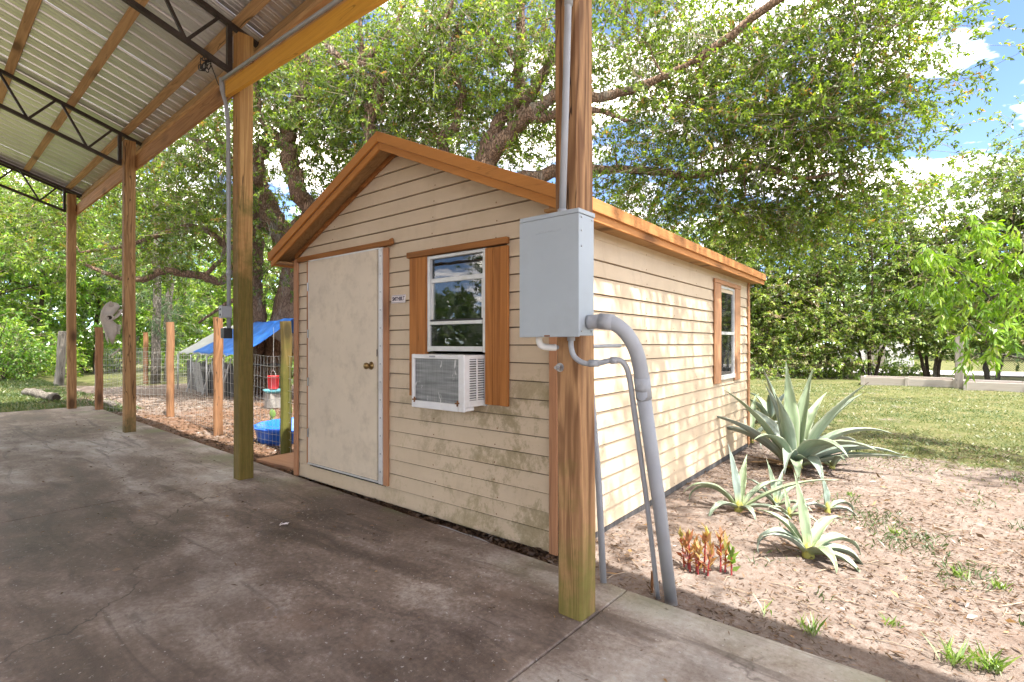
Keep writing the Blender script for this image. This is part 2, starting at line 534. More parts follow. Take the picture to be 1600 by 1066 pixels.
def M_siding():
    t = NT("painted_siding")
    v = t.world()
    base = t.ramp(t.noise(v, 3.0, 6, 0.6), [(0.3, (0.56, 0.44, 0.30)), (0.7, (0.64, 0.515, 0.365))])
    gx = t.noise(t.world((3, 3, 60)), 3.0, 5, 0.6)
    base = t.mix(t.math('MULTIPLY', gx, 0.18), base, (0.40, 0.30, 0.20))
    x, y, z = t.sep(v)
    # mildew: heavier low and towards the corner behind the near post
    mz = t.new("MapRange"); t.l.new(z, mz.inputs[0]); mz.inputs[1].default_value = 1.55; mz.inputs[2].default_value = 0.85
    mx = t.new("MapRange"); t.l.new(x, mx.inputs[0]); mx.inputs[1].default_value = -4.3; mx.inputs[2].default_value = -2.3
    my = t.new("MapRange"); t.l.new(y, my.inputs[0]); my.inputs[1].default_value = 2.85; my.inputs[2].default_value = 2.78
    k = t.math('MULTIPLY', t.math('MULTIPLY', mz.outputs[0], mx.outputs[0]), my.outputs[0])
    ms = t.math('ADD', t.noise(t.world((1.0, 1.0, 0.8)), 4.0, 12, 0.80, 0.15), t.math('MULTIPLY', t.math('SUBTRACT', t.rnd(), 0.5), 0.13))
    mk = t.ramp(t.math('ADD', ms, t.math('MULTIPLY', k, 0.10)), [(0.58, 0.0), (0.655, 0.5), (0.80, 0.9)])
    mk = t.math('MULTIPLY', mk, t.math('ADD', t.math('MULTIPLY', k, 0.95), 0.05))
    mc = t.mix(t.noise(v, 2.2, 4), (0.19, 0.125, 0.065), (0.19, 0.175, 0.04))
    c = t.mix(mk, base, mc)
    gr = t.ramp(t.noise(t.world((1, 1, 0.3)), 7.0, 8, 0.7), [(0.55, 0.0), (0.75, 0.30)])
    c = t.mix(gr, c, (0.30, 0.22, 0.15))
    sp = t.ramp(t.noise(v, 46.0, 5, 0.7), [(0.66, 0.0), (0.72, 0.45)])
    c = t.mix(t.math('MULTIPLY', sp, k), c, (0.14, 0.10, 0.06))
    t.bsdf(c, 0.6, 0, t.bump(t.noise(t.world((3, 3, 40)), 8.0, 6, 0.7), 0.15, 0.004), 0.35)
    return t.m


def M_glass():
    t = NT("window_glass")
    fr = t.new("Fresnel"); fr.inputs[0].default_value = 1.75
    tr = t.new("BsdfTransparent"); tr.inputs[0].default_value = (0.80, 0.84, 0.84, 1)
    g = t.new("BsdfGlossy"); g.inputs["Roughness"].default_value = 0.015
    v = t.coord("Object")
    t.l.new(t.bump(t.noise(v, 3.0, 2), 0.03, 0.02), g.inputs["Normal"])
    mx = t.new("MixShader")
    t.l.new(fr.outputs[0], mx.inputs[0]); t.l.new(tr.outputs[0], mx.inputs[1]); t.l.new(g.outputs[0], mx.inputs[2])
    df = t.new("BsdfDiffuse"); df.inputs[0].default_value = (0.5, 0.5, 0.48, 1)
    m2 = t.new("MixShader")
    t.l.new(t.ramp(t.noise(v, 6.0, 6, 0.7), [(0.45, 0.01), (0.8, 0.12)]), m2.inputs[0])
    t.l.new(mx.outputs[0], m2.inputs[1]); t.l.new(df.outputs[0], m2.inputs[2])
    t.l.new(m2.outputs[0], t.out.inputs[0])
    return t.m


def M_galv():
    t = NT("galvanised_roof_sheet")
    v = t.coord("Object", (1.0, 0.12, 1.0))
    n = t.noise(v, 4.5, 8, 0.7)
    r = t.rnd()
    c = t.ramp(n, [(0.3, (0.52, 0.51, 0.51)), (0.55, (0.64, 0.64, 0.655)), (0.75, (0.74, 0.745, 0.765))])
    st = t.ramp(t.noise(t.coord("Object", (1, 0.25, 1)), 2.0, 8, 0.72), [(0.52, 0.0), (0.72, 0.6)])
    c = t.mix(st, c, (0.37, 0.33, 0.30))
    c = t.mix(t.math('MULTIPLY', r, 0.3), c, (0.42, 0.39, 0.36))
    t.bsdf(c, 0.30, 0.70, t.bump(t.noise(v, 20.0, 4), 0.06, 0.004), 0.5)
    return t.m


MAT = {}
MAT['concrete'] = M_concrete()
MAT['ground'] = M_ground()
MAT['siding'] = M_siding()
MAT['glass'] = M_glass()
MAT['galv'] = M_galv()
MAT['post_clean'] = M_wood("post_timber", (0.42, 0.24, 0.105), (0.20, 0.095, 0.038), 'z', 8, 0.075)
MAT['post_near'] = M_wood("near_post_timber", (0.47, 0.26, 0.12), (0.135, 0.055, 0.022), 'z', 9, 0.065, contrast=1.3, weather=((0.25, 0.15, 0.085), 0.25), moss=((0.17, 0.165, 0.035), 0.75, -0.2, 1.0))
MAT['post_moss'] = M_wood("mossy_post_timber", (0.44, 0.25, 0.09), (0.24, 0.115, 0.035), 'z', 8, 0.05, moss=((0.105, 0.092, 0.016), 0.85, 1.7, 3.2))
MAT['post_base'] = M_wood("post_timber_damp_foot", (0.41, 0.235, 0.10), (0.20, 0.098, 0.038), 'z', 8, 0.075, moss=((0.09, 0.085, 0.03), 0.8, -0.1, 0.5))
MAT['purlin'] = M_wood("purlin_timber", (0.54, 0.35, 0.165), (0.32, 0.185, 0.075), 'x', 9, 0.05, weather=((0.20, 0.14, 0.09), 0.4))
MAT['beam'] = M_wood("beam_timber", (0.52, 0.28, 0.115), (0.30, 0.14, 0.05), 'x', 8, 0.05, weather=((0.16, 0.09, 0.045), 0.55))
MAT['beam_yellow'] = M_wood("yellow_beam_timber", (0.66, 0.34, 0.045), (0.46, 0.21, 0.025), 'x', 8, 0.05, contrast=0.6)
MAT['trim_v'] = M_wood("stained_trim", (0.46, 0.185, 0.048), (0.27, 0.095, 0.023), 'z', 9, 0.04, contrast=0.9)
MAT['trim_h'] = M_wood("stained_trim_level", (0.40, 0.165, 0.045), (0.22, 0.082, 0.02), 'x', 9, 0.04, weather=((0.10, 0.05, 0.02), 0.45))
MAT['trim_pink'] = M_wood("faded_trim", (0.45, 0.225, 0.115), (0.34, 0.155, 0.075), 'z', 9, 0.05, contrast=0.5)
MAT['fascia'] = M_wood("fascia_paint", (0.50, 0.215, 0.055), (0.42, 0.165, 0.04), 'x', 9, 0.05, contrast=0.35, weather=((0.26, 0.105, 0.03), 0.4))
MAT['fascia_y'] = M_wood("eave_fascia_paint", (0.50, 0.225, 0.075), (0.42, 0.175, 0.055), 'y', 9, 0.05, contrast=0.35, weather=((0.26, 0.11, 0.04), 0.35))
MAT['soffit'] = M_wood("soffit_plywood", (0.40, 0.235, 0.10), (0.25, 0.13, 0.05), 'x', 9, 0.05, contrast=0.8)
MAT['trim_side'] = M_wood("side_window_trim", (0.46, 0.245, 0.13), (0.36, 0.175, 0.085), 'z', 9, 0.05, contrast=0.5)  # slightly paler copy of the faded trim
MAT['fence_post'] = M_wood("fence_post_timber", (0.35, 0.175, 0.08), (0.19, 0.085, 0.036), 'z', 8, 0.07, weather=((0.22, 0.15, 0.10), 0.4))
MAT['fence_moss'] = M_wood("mossy_fence_post", (0.20, 0.14, 0.045), (0.10, 0.075, 0.022), 'z', 8, 0.07, moss=((0.10, 0.11, 0.02), 0.8, 0.6, 1.7))
MAT['grey_wood'] = M_wood("weathered_grey_wood", (0.30, 0.27, 0.235), (0.16, 0.14, 0.12), 'z', 9, 0.05)
MAT['pale_wood'] = M_wood("pale_pallet_wood", (0.40, 0.40, 0.39), (0.26, 0.25, 0.24), 'z', 9, 0.05)
MAT['dark_wood'] = M_wood("dark_pen_board", (0.10, 0.098, 0.10), (0.05, 0.048, 0.05), 'z', 9, 0.05)
MAT['bed_board'] = M_wood("whitewashed_board", (0.40, 0.37, 0.335), (0.30, 0.265, 0.235), 'x', 9, 0.05, contrast=0.5, weather=((0.36, 0.30, 0.24), 0.5))
MAT['plank'] = M_wood("brown_plank", (0.36, 0.19, 0.10), (0.24, 0.12, 0.06), 'x', 8, 0.06, contrast=0.5)
MAT['door'] = M_plain("door_paint", (0.66, 0.555, 0.42), 0.55, 0, 0.05, 4, 0.08, dirt=((0.30, 0.23, 0.15), 0.42))
MAT['steel'] = M_plain("brown_truss_steel", (0.045, 0.032, 0.026), 0.55, 0.2, 0.4, 9)
MAT['alum'] = M_plain("window_aluminium", (0.62, 0.62, 0.61), 0.4, 0.3, 0.08, 9, dirt=((0.30, 0.27, 0.22), 0.4))
MAT['white_strip'] = M_plain("white_metal_strip", (0.66, 0.65, 0.63), 0.45, 0.1, 0.06, 9, dirt=((0.33, 0.28, 0.2), 0.5))
MAT['rubber'] = M_plain("dark_weatherstrip", (0.035, 0.035, 0.035), 0.7)
MAT['brass'] = M_plain("aged_brass", (0.30, 0.20, 0.08), 0.3, 0.9, 0.25, 12)
MAT['cabinet'] = M_plain("grey_cabinet_paint", (0.37, 0.41, 0.445), 0.42, 0.1, 0.05, 3, 0.06, dirt=((0.31, 0.33, 0.35), 0.4))
MAT['pvc'] = M_plain("grey_pvc", (0.33, 0.34, 0.36), 0.5, 0, 0.07, 6, 0.04, dirt=((0.25, 0.24, 0.23), 0.4))
MAT['pvc_white'] = M_plain("white_pvc", (0.74, 0.73, 0.70), 0.45, 0, 0.05, 6)
MAT['black'] = M_plain("black_plastic", (0.018, 0.018, 0.018), 0.5)
MAT['bolt'] = M_plain("galvanised_bolt", (0.42, 0.42, 0.43), 0.4, 0.7)
MAT['rust'] = M_plain("rust", (0.20, 0.085, 0.03), 0.85, 0, 0.4, 30)
MAT['ac_white'] = M_plain("appliance_white", (0.74, 0.74, 0.74), 0.4, 0, 0.04, 8, 0.03, dirt=((0.46, 0.40, 0.32), 0.35))
MAT['inner_shade'] = M_plain("interior_shade", (0.045, 0.042, 0.04), 0.9)  # near black colour stands in for unlit interiors
MAT['inner'] = M_plain("interior_sheathing", (0.17, 0.125, 0.085), 0.9)
MAT['curtain'] = M_plain("curtain_cloth", (0.34, 0.35, 0.42), 0.9)
MAT['shingle'] = M_plain("roof_covering", (0.19, 0.16, 0.14), 0.9, 0, 0.3, 20)
MAT['sign_white'] = M_plain("sign_plate", (0.72, 0.66, 0.66), 0.45)
MAT['sign_ink'] = M_plain("sign_ink", (0.06, 0.035, 0.06), 0.5)
MAT['block'] = M_plain("concrete_block", (0.30, 0.29, 0.27), 0.95, 0, 0.2, 25, 0.5)
MAT['tarp_blue'] = M_plain("blue_tarp", (0.015, 0.16, 0.62), 0.45, 0, 0.25, 5, 0.2, dirt=((0.10, 0.26, 0.60), 0.5))
MAT['tarp_grey'] = M_plain("grey_tarp", (0.48, 0.49, 0.47), 0.55, 0, 0.15, 5, 0.2, dirt=((0.28, 0.27, 0.22), 0.7))
MAT['pool'] = M_plain("blue_pool_plastic", (0.012, 0.13, 0.62), 0.35, 0, 0.15, 6)
MAT['water'] = M_plain("murky_water", (0.05, 0.06, 0.035), 0.08)
MAT['red'] = M_plain("red_plastic", (0.55, 0.02, 0.025), 0.4)
MAT['teal'] = M_plain("teal_dish", (0.10, 0.30, 0.36), 0.4)
MAT['wire'] = M_plain("galvanised_wire", (0.50, 0.50, 0.49), 0.45, 0.5)
MAT['wire_dark'] = M_plain("dark_chain_link", (0.05, 0.055, 0.055), 0.6, 0.3)
MAT['bone'] = M_plain("weathered_bone", (0.46, 0.40, 0.34), 0.8, 0, 0.18, 12, 0.4, dirt=((0.27, 0.20, 0.14), 0.65))
MAT['cavity'] = M_plain("dark_cavity", (0.05, 0.035, 0.025), 0.95)  # dark colour stands in for shade in the eye sockets
MAT['bark_oak'] = M_bark("oak_bark", (0.36, 0.245, 0.17), (0.17, 0.105, 0.07))
MAT['bark_grey'] = M_bark("grey_bark", (0.30, 0.27, 0.23), (0.14, 0.12, 0.10))
MAT['bark_dark'] = M_bark("dark_bark", (0.15, 0.11, 0.08), (0.07, 0.05, 0.036))
MAT['twig'] = M_plain("twig_bark", (0.30, 0.23, 0.165), 0.9, 0, 0.35, 3)
MAT['moss'] = M_plain("hanging_moss", (0.27, 0.27, 0.215), 0.95, 0, 0.25, 5)
MAT['leaf_oak'] = M_leaf("oak_leaf", [(0.0, (0.05, 0.10, 0.015)), (0.4, (0.14, 0.215, 0.028)), (0.75, (0.245, 0.35, 0.045)), (0.95, (0.39, 0.46, 0.075)), (1.0, (0.40, 0.22, 0.08))], 0.55)
MAT['leaf_bright'] = M_leaf("bright_leaf", [(0.0, (0.05, 0.13, 0.018)), (0.5, (0.14, 0.29, 0.035)), (1.0, (0.34, 0.46, 0.06))], 0.5)
MAT['leaf_hedge'] = M_leaf("hedge_leaf", [(0.0, (0.055, 0.105, 0.02)), (0.5, (0.16, 0.25, 0.042)), (0.9, (0.32, 0.40, 0.07)), (1.0, (0.30, 0.23, 0.15))], 0.35)
MAT['leaf_peach'] = M_leaf("peach_leaf", [(0.0, (0.12, 0.25, 0.02)), (0.6, (0.25, 0.42, 0.03)), (1.0, (0.40, 0.52, 0.07))], 0.45)
MAT['leaf_pine'] = M_leaf("pine_needle", [(0.0, (0.035, 0.075, 0.03)), (1.0, (0.10, 0.17, 0.06))], 0.25)
MAT['leaf_red'] = M_leaf("red_leaf", [(0.0, (0.26, 0.05, 0.05)), (0.4, (0.38, 0.14, 0.07)), (0.75, (0.46, 0.30, 0.12)), (1.0, (0.36, 0.40, 0.12))], 0.35)
MAT['litter'] = M_leaf("dry_leaf", [(0.0, (0.065, 0.038, 0.025)), (0.5, (0.15, 0.095, 0.06)), (0.85, (0.25, 0.17, 0.115)), (1.0, (0.36, 0.21, 0.09))], 0.12, 0.1)
MAT['grass'] = M_leaf("grass_blade", [(0.0, (0.035, 0.075, 0.014)), (0.5, (0.075, 0.125, 0.025)), (0.8, (0.15, 0.165, 0.055)), (1.0, (0.26, 0.225, 0.12))], 0.3)
MAT['weed'] = M_leaf("weed_leaf", [(0.0, (0.10, 0.20, 0.03)), (1.0, (0.24, 0.34, 0.06))], 0.35)
MAT['far_leaf'] = M_leaf("woodland_leaf", [(0.0, (0.04, 0.08, 0.022)), (0.5, (0.09, 0.16, 0.04)), (1.0, (0.18, 0.25, 0.07))], 0.35)


def M_agave():
    t = NT("agave_leaf")
    v = t.coord("Object")
    n = t.noise(t.coord("UV", (6, 1, 1)), 5.0, 6, 0.65)
    c = t.ramp(n, [(0.3, (0.12, 0.17, 0.145)), (0.55, (0.20, 0.25, 0.225)), (0.75, (0.33, 0.36, 0.335))])
    u = t.sep(t.coord("UV"))
    base = t.ramp(u[1], [(0.0, 1.0), (0.22, 0.0)])
    c = t.mix(t.math('MULTIPLY', base, 0.7), c, (0.34, 0.36, 0.07))
    r = t.math('MULTIPLY', t.rnd(), 0.55)
    c = t.mix(r, c, (0.25, 0.33, 0.12))
    bl = t.ramp(t.noise(v, 26.0, 6, 0.75), [(0.60, 0.0), (0.68, 0.55)])
    c = t.mix(bl, c, (0.30, 0.27, 0.15))
    ed = t.math('ABSOLUTE', t.math('SUBTRACT', u[0], 0.5))
    c = t.mix(t.ramp(ed, [(0.43, 0.0), (0.49, 0.6)]), c, (0.42, 0.44, 0.33))
    tip = t.ramp(u[1], [(0.955, 0.0), (0.985, 1.0)])
    c = t.mix(tip, c, (0.12, 0.07, 0.04))
    b = t.bsdf(c, 0.5, 0, t.bump(n, 0.15, 0.005), 0.4)
    return t.m


MAT['agave'] = M_agave()
MAT['agave_dry'] = M_plain("dry_agave_leaf", (0.33, 0.22, 0.12), 0.9, 0, 0.35, 12, 0.4)


def M_coil():
    t = NT("condenser_fins")
    v = t.coord("Object")
    h = t.noise(t.coord("Object", (0.4, 1, 6)), 5.0, 5, 0.6)
    vert = t.noise(t.coord("Object", (40, 1, 1)), 6.0, 3)
    c = t.ramp(t.math('ADD', t.math('MULTIPLY', h, 0.7), t.math('MULTIPLY', vert, 0.3)), [(0.35, (0.11, 0.115, 0.12)), (0.5, (0.22, 0.225, 0.23)), (0.68, (0.40, 0.40, 0.40))])
    bent = t.ramp(t.noise(t.coord("Object", (1.6, 1, 0.7)), 13.0, 5, 0.6, 0.5), [(0.63, 0.0), (0.68, 0.9)])
    c = t.mix(bent, c, (0.62, 0.61, 0.60))
    t.bsdf(c, 0.45, 0.35, t.bump(vert, 0.3, 0.003), 0.5)
    return t.m


MAT['coil'] = M_coil()

# ------------------------------------------------------------------ ground
GZ = -0.06


def ground_h(x, y):
    return (GZ + 0.012 * np.sin(x * 1.3 + 0.4) * np.cos(y * 0.9) + 0.008 * np.sin(x * 3.1 + y * 2.3) + 0.006 * np.cos(y * 4.3 - x * 1.7)
            + np.clip((-x - 15) * 0.018, 0, 0.4) * (y < 4.4) + 0.0)


def sstep(a, b, x):
    t_ = np.clip((x - a) / (b - a), 0, 1)
    return t_ * t_ * (3 - 2 * t_)


def axis_samples(a, b, step, far):
    fine = np.arange(a, b + 1e-6, step)
    out_hi = b + np.geomspace(step * 1.4, far, 16)
    out_lo = a - np.geomspace(step * 1.4, far, 16)[::-1]
    return np.concatenate([out_lo, fine, out_hi])


gx_ = axis_samples(-24, 6, 0.16, 420)
gy_ = axis_samples(-3, 24, 0.16, 420)
GX, GY = np.meshgrid(gx_, gy_)
GZz = ground_h(GX, GY)
gv = np.stack([GX, GY, GZz], -1).reshape(-1, 3)
nx, ny = len(gx_), len(gy_)
idx = np.arange(nx * ny).reshape(ny, nx)
gq = np.stack([idx[:-1, :-1], idx[:-1, 1:], idx[1:, 1:], idx[1:, :-1]], -1).reshape(-1, 4)
# where grass and mulch lie
X_, Y_ = gv[:, 0], gv[:, 1]
right = sstep(-4.9, -4.4, X_)
gr_r = sstep(6.2, 9.0, Y_ + 0.28 * X_) * 0.78 + 0.10 * sstep(0.0, 1.6, X_)
run = sstep(-22, -20, X_) * (1 - right)
gr_l = np.maximum(sstep(-12.5, -14.5, X_) * sstep(3.6, 2.6, Y_) * 0.75, sstep(8.0, 9.5, Y_) * 0.75)
gr_l = np.maximum(gr_l, sstep(-18.5, -20.5, X_) * 0.75)
grass_w = right * gr_r + (1 - right) * gr_l
grass_w = np.where((Y_ > 8) & (grass_w > 0.5), 0.74, grass_w)
mul_w = (1 - right) * (0.62 - 0.42 * sstep(-10.5, -14, X_)) * sstep(9.5, 8.0, Y_)
mul_w = np.maximum(mul_w, sstep(2.95, 2.75, Y_) * sstep(-1.6, -1.9, X_) * 0.9)
zone = np.stack([grass_w, mul_w, np.zeros_like(mul_w), np.ones_like(mul_w)], -1).astype(np.float32)
g_ob = np_mesh("ground", gv, gq, MAT['ground'], smooth=True, kind="structure")
za = g_ob.data.color_attributes.new("zone", 'FLOAT_COLOR', 'POINT')
za.data.foreach_set("color", zone.ravel())

# ------------------------------------------------------------------ carport frame (local x along its posts, local y towards the shed)
C_ROT = rad(-1.97)
C_LOC = np.array([-1.262, 2.112])


def c_local(x, y):
    dx, dy = x - C_LOC[0], y - C_LOC[1]
    c, s = math.cos(-C_ROT), math.sin(-C_ROT)
    return dx * c - dy * s, dx * s + dy * c


# concrete slab under the carport, poured in panels with open joints
slab = empty("concrete_slab", (C_LOC[0], C_LOC[1], 0), C_ROT, kind="structure")
s_edges = [-12.46, -8.1, -4.0, 0.02, 3.9, 6.2]
t_edges = [-9.8, -5.6, -1.9, 0.44]
for i in range(len(s_edges) - 1):
    for j in range(len(t_edges) - 1):
        g = 0.003
        b = MB().box(s_edges[i] + g, s_edges[i + 1] - g, t_edges[j] + g, t_edges[j + 1] - g, -0.14, 0.0)
        b.build("slab_panel", MAT['concrete'], slab, bevel=0.008)

carport = empty("carport", (C_LOC[0], C_LOC[1], 0), C_ROT,
                "open carport on timber posts with brown steel trusses and ribbed metal roof over the slab", "carport")
PW = 0.07
SLOPE = 0.333
RIDGE = 4.6


def roof_z(t):
    """height of the truss top chord at local y = t"""
    n = -t
    if n > RIDGE: n = 2 * RIDGE - n
    return 4.356 + SLOPE * (n + 0.285)


post_spec = [(-0.07 + 0.005, 0.07, 'post_near', 0.02), (-3.95, 0.06, 'post_moss', 0.0), (-8.00, 0.06, 'post_base', 0.0), (-12.22, 0.06, 'post_clean', 0.0), (3.85, 0.07, 'post_clean', 0.0)]


def timber(b, w, h, z0, z1, n=14, twist=0.0, lean=(0, 0)):
    """square post with slightly wandering edges"""
    base = len(b.v)
    c = 0.012
    ring = [(-w + c, -h), (w - c, -h), (w, -h + c), (w, h - c), (w - c, h), (-w + c, h), (-w, h - c), (-w, -h + c)]
    for i in range(n + 1):
        f = i / n
        z = z0 + (z1 - z0) * f
        ox = lean[0] * f + 0.003 * math.sin(f * 7 + w * 100); oy = lean[1] * f + 0.003 * math.cos(f * 5)
        for (x, y) in ring:
            b.v.append((x + ox + random.uniform(-.0012, .0012), y + oy + random.uniform(-.0012, .0012), z))
    for i in range(n):
        for k in range(8):
            a, q = base + i * 8 + k, base + i * 8 + (k + 1) % 8
            b.f.append((a, q, q + 8, a + 8))
    b.f.append(tuple(base + k for k in reversed(range(8))))
    b.f.append(tuple(base + n * 8 + k for k in range(8)))


POSTS = []
for s, t, m, ln in post_spec:
    b = MB(); timber(b, PW, PW, -0.01, 4.34, lean=(-ln, 0))
    o = b.build("post", MAT[m], carport, loc=(s, t, 0))
    POSTS.append(o)
for s in (-12.22, -8.0, -3.95, 0.0, 3.85):
    b = MB(); timber(b, PW, PW, -0.01, 4.34)
    b.build("post", MAT['post_clean'], carport, loc=(s, -2 * RIDGE - 0.06, 0))

# eave beams on the shed side
for (a0, a1) in ((-12.35, -3.96), (-3.94, 4.4)):
    MB().box(0, a1 - a0, -0.019, 0.019, -0.10, 0.10).build("eave_beam", MAT['beam'], carport, bevel=0.004, loc=(a0, 0.152, 4.05))
MB().box(0, 16.5, -0.019, 0.019, -0.05, 0.05).build("eave_beam", MAT['beam'], carport, bevel=0.004, loc=(-12.35, -2 * RIDGE - 0.17, 4.05))
# yellow inner board, sagging away from the mossy post
yb = MB().hexa([(-4.055, -0.065, 3.745), (0.2, -0.065, 3.475), (0.2, -0.025, 3.475), (-4.055, -0.025, 3.745),
                (-4.055, -0.065, 3.89), (0.2, -0.065, 3.62), (0.2, -0.025, 3.62), (-4.055, -0.025, 3.89)])
yb.build("inner_beam", MAT['beam_yellow'], carport, bevel=0.004, label="yellow stained inner board bolted to the mossy post")

# trusses
truss_s = [-12.31, -8.09, -4.04, 0.0, 3.78]
for s in truss_s:
    tr = MB()
    tr.bar((s, 0.285, roof_z(0.285)), (s, -RIDGE, roof_z(-RIDGE)), 0.05, 0.045)
    tr.bar((s, -2 * RIDGE - 0.285, roof_z(-2 * RIDGE - 0.285)), (s, -RIDGE, roof_z(-RIDGE)), 0.05, 0.045)
    to = tr.build("truss", MAT['steel'], carport)
    D = 0.455
    MB().bar((s, -0.035, roof_z(-0.035) - D), (s, -RIDGE, roof_z(-RIDGE) - D), 0.048, 0.045).build("bottom_chord", MAT['steel'], to)
    MB().bar((s, -2 * RIDGE + 0.035, roof_z(-0.035) - D), (s, -RIDGE, roof_z(-RIDGE) - D), 0.048, 0.045).build("bottom_chord", MAT['steel'], to)
    for sg in (0, 1):
        f = lambda t: t if sg == 0 else -2 * RIDGE - t
        MB().bar((s, f(-0.035), roof_z(-0.035) - D - 0.02), (s, f(-0.035), roof_z(-0.035) + 0.01), 0.045, 0.045, up=(0, 1, 0)).build("web", MAT['steel'], to)
        k, top = 0.12, True
        while k < RIDGE - 0.25:
            k2 = k + 0.29
            za_, zb_ = roof_z(-k), roof_z(-k2)
            if top: a_, b_ = (s, f(-k), za_), (s, f(-k2), zb_ - D)
            else: a_, b_ = (s, f(-k), za_ - D), (s, f(-k2), zb_)
            MB().bar(a_, b_, 0.028, 0.028, up=(1, 0, 0)).build("web", MAT['steel'], to)
            k, top = k2 + (0.0 if top else 0.05), not top
# purlins on the trusses
pn = [-0.25] + [-0.03 + 0.625 * i for i in range(8)]
for n_ in pn:
    for sg in (0, 1):
        t = -n_ if sg == 0 else -2 * RIDGE + n_
        zc = roof_z(t) + 0.045
        tilt = math.atan(SLOPE) * (-1 if sg == 0 else 1)
        hh = 0.021 if n_ > -0.2 else 0.075
        if n_ < -0.2: zc -= 0.055
        MB().box(0, 17.2, -0.045 if n_ > -0.2 else -0.02, 0.045 if n_ > -0.2 else 0.02, -hh, hh).build("purlin", MAT['purlin'], carport, bevel=0.003, loc=(-12.37, t, zc), rot=(tilt, 0, 0))

# ribbed roof sheets, each one a panel
def sheet_mesh(width, length):
    prof = []
    n = 4
    p = width / n
    for i in range(n):
        x = i * p
        prof += [(x, 0), (x + p * 0.30, 0), (x + p * 0.33, 0.008), (x + p * 0.36, 0), (x + p * 0.62, 0), (x + p * 0.65, 0.008), (x + p * 0.68, 0), (x + p * 0.80, 0), (x + p * 0.86, 0.034), (x + p * 0.94, 0.034)]
    prof.append((width, 0.0))
    b = MB()
    k = len(prof); ny_ = 6
    for j in range(ny_ + 1):
        for x, z in prof:
            b.v.append((x, length * j / ny_, z))
    for j in range(ny_):
        for i in range(k - 1):
            a = j * k + i
            b.f.append((a, a + 1, a + 1 + k, a + k))
    return b
SW = 0.94
length = (RIDGE + 0.32) / math.cos(math.atan(SLOPE))
sh = sheet_mesh(SW, length).mesh("roof_sheet")
sh.materials.append(MAT['galv'])
ang = math.atan(SLOPE)
for i in range(18):
    s = -12.42 + i * SW
    link("roof_sheet", sh, carport, loc=(s, -RIDGE, roof_z(-RIDGE) + 0.072 + (0.003 if i % 2 else 0)), rot=(-ang, 0, 0))
    link("roof_sheet", sh, carport, loc=(s + SW, -RIDGE, roof_z(-RIDGE) + 0.072 + (0.003 if i % 2 else 0)), rot=(-ang, 0, math.pi))
# rake trim closing the far end of the roof
for sg in (0, 1):
    t0 = 0.33 if sg == 0 else -2 * RIDGE - 0.33
    MB().bar((-12.445, t0, roof_z(t0) + 0.05), (-12.445, -RIDGE, roof_z(-RIDGE) + 0.05), 0.03, 0.17).build("rake_trim", MAT['steel'], carport)
MB().bar((-12.42, -RIDGE, roof_z(-RIDGE) + 0.13), (4.85, -RIDGE, roof_z(-RIDGE) + 0.13), 0.4, 0.02).build("ridge_cap", MAT['galv'], carport)

# ------------------------------------------------------------------ shed
SX0, SX1, SY0, SY1 = -4.96, -1.79, 2.74, 7.32
SXM = (SX0 + SX1) / 2
EZ, PK = 2.20, 2.90            # wall top at the eaves, wall peak
RS = (PK - EZ) / (SXM - SX0)
shed = empty("garden_shed", (0, 0, 0), 0, "tan lap sided garden shed with orange stained trim and low gable roof", "shed")
REV = 0.12
DOOR = (-4.69, -3.535, 0.155, 2.13)
WINF = (-3.19, -2.18, 0.90, 2.02)
WINR = (5.83, 6.86, 0.88, 2.05)


def board_x(x0a, x1a, x0b, x1b, z0, z1, y, sgn, parent, name="siding_board"):
    """lap board on a wall of constant y; proud at the bottom"""
    p0, p1 = 0.016 * sgn, 0.004 * sgn
    j = random.uniform(-0.0022, 0.0022)
    b = MB().hexa([(x0a, y + p0 + j, z0 + j), (x1a, y + p0 - j, z0 - j), (x1a, y - 0.004 * sgn, z0), (x0a, y - 0.004 * sgn, z0),
                   (x0b, y + p1, z1), (x1b, y + p1, z1), (x1b, y - 0.004 * sgn, z1), (x0b, y - 0.004 * sgn, z1)])
    b.build(name, MAT['siding'], parent)


def board_y(y0, y1, z0, z1, x, sgn, parent):
    p0, p1 = 0.016 * sgn, 0.004 * sgn
    j = random.uniform(-0.0012, 0.0012)
    b = MB().hexa([(x + p0 + j, y0, z0 + j), (x + p0 - j, y1, z0 - j), (x - 0.004 * sgn, y1, z0), (x - 0.004 * sgn, y0, z0),
                   (x + p1, y0, z1), (x + p1, y1, z1), (x - 0.004 * sgn, y1, z1), (x - 0.004 * sgn, y0, z1)])
    b.build("siding_board", MAT['siding'], parent)


def xlim(z):
    h = min(1.0, max(0.0, (PK - z) / (PK - EZ))) if z > EZ else 1.0
    return SXM - (SXM - SX0) * h, SXM + (SX1 - SXM) * h


nz = int(math.ceil((PK - 0.01) / REV))
for (yw, sg) in ((SY0, -1), (SY1, 1)):
    for i in range(nz):
        z0, z1 = i * REV, min((i + 1) * REV - 0.008, PK - 0.005)
        if z1 - z0 < 0.03: continue
        a0, a1 = xlim(z0); b0, b1 = xlim(z1)
        segs = [(a0, a1, b0, b1)]
        if sg < 0:
            zc = (z0 + z1) / 2
            out = []
            for (p, q, r, s_) in segs:
                cuts = []
                if DOOR[2] < zc < DOOR[3] - 0.02: cuts.append((DOOR[0] - 0.02, DOOR[1] + 0.02))
                if z0 > WINF[2] - 0.01 and z1 < WINF[3] + 0.06: cuts.append((WINF[0] + 0.03, WINF[1] - 0.03))
                x = p
                first = True
                for (c0, c1) in cuts:
                    out.append((x, c0, r if first else x, c0)); x = c1; first = False
                out.append((x, q, r if first else x, s_))
            segs = out
        for sgm in segs: board_x(*sgm, z0, z1, yw, sg, shed)
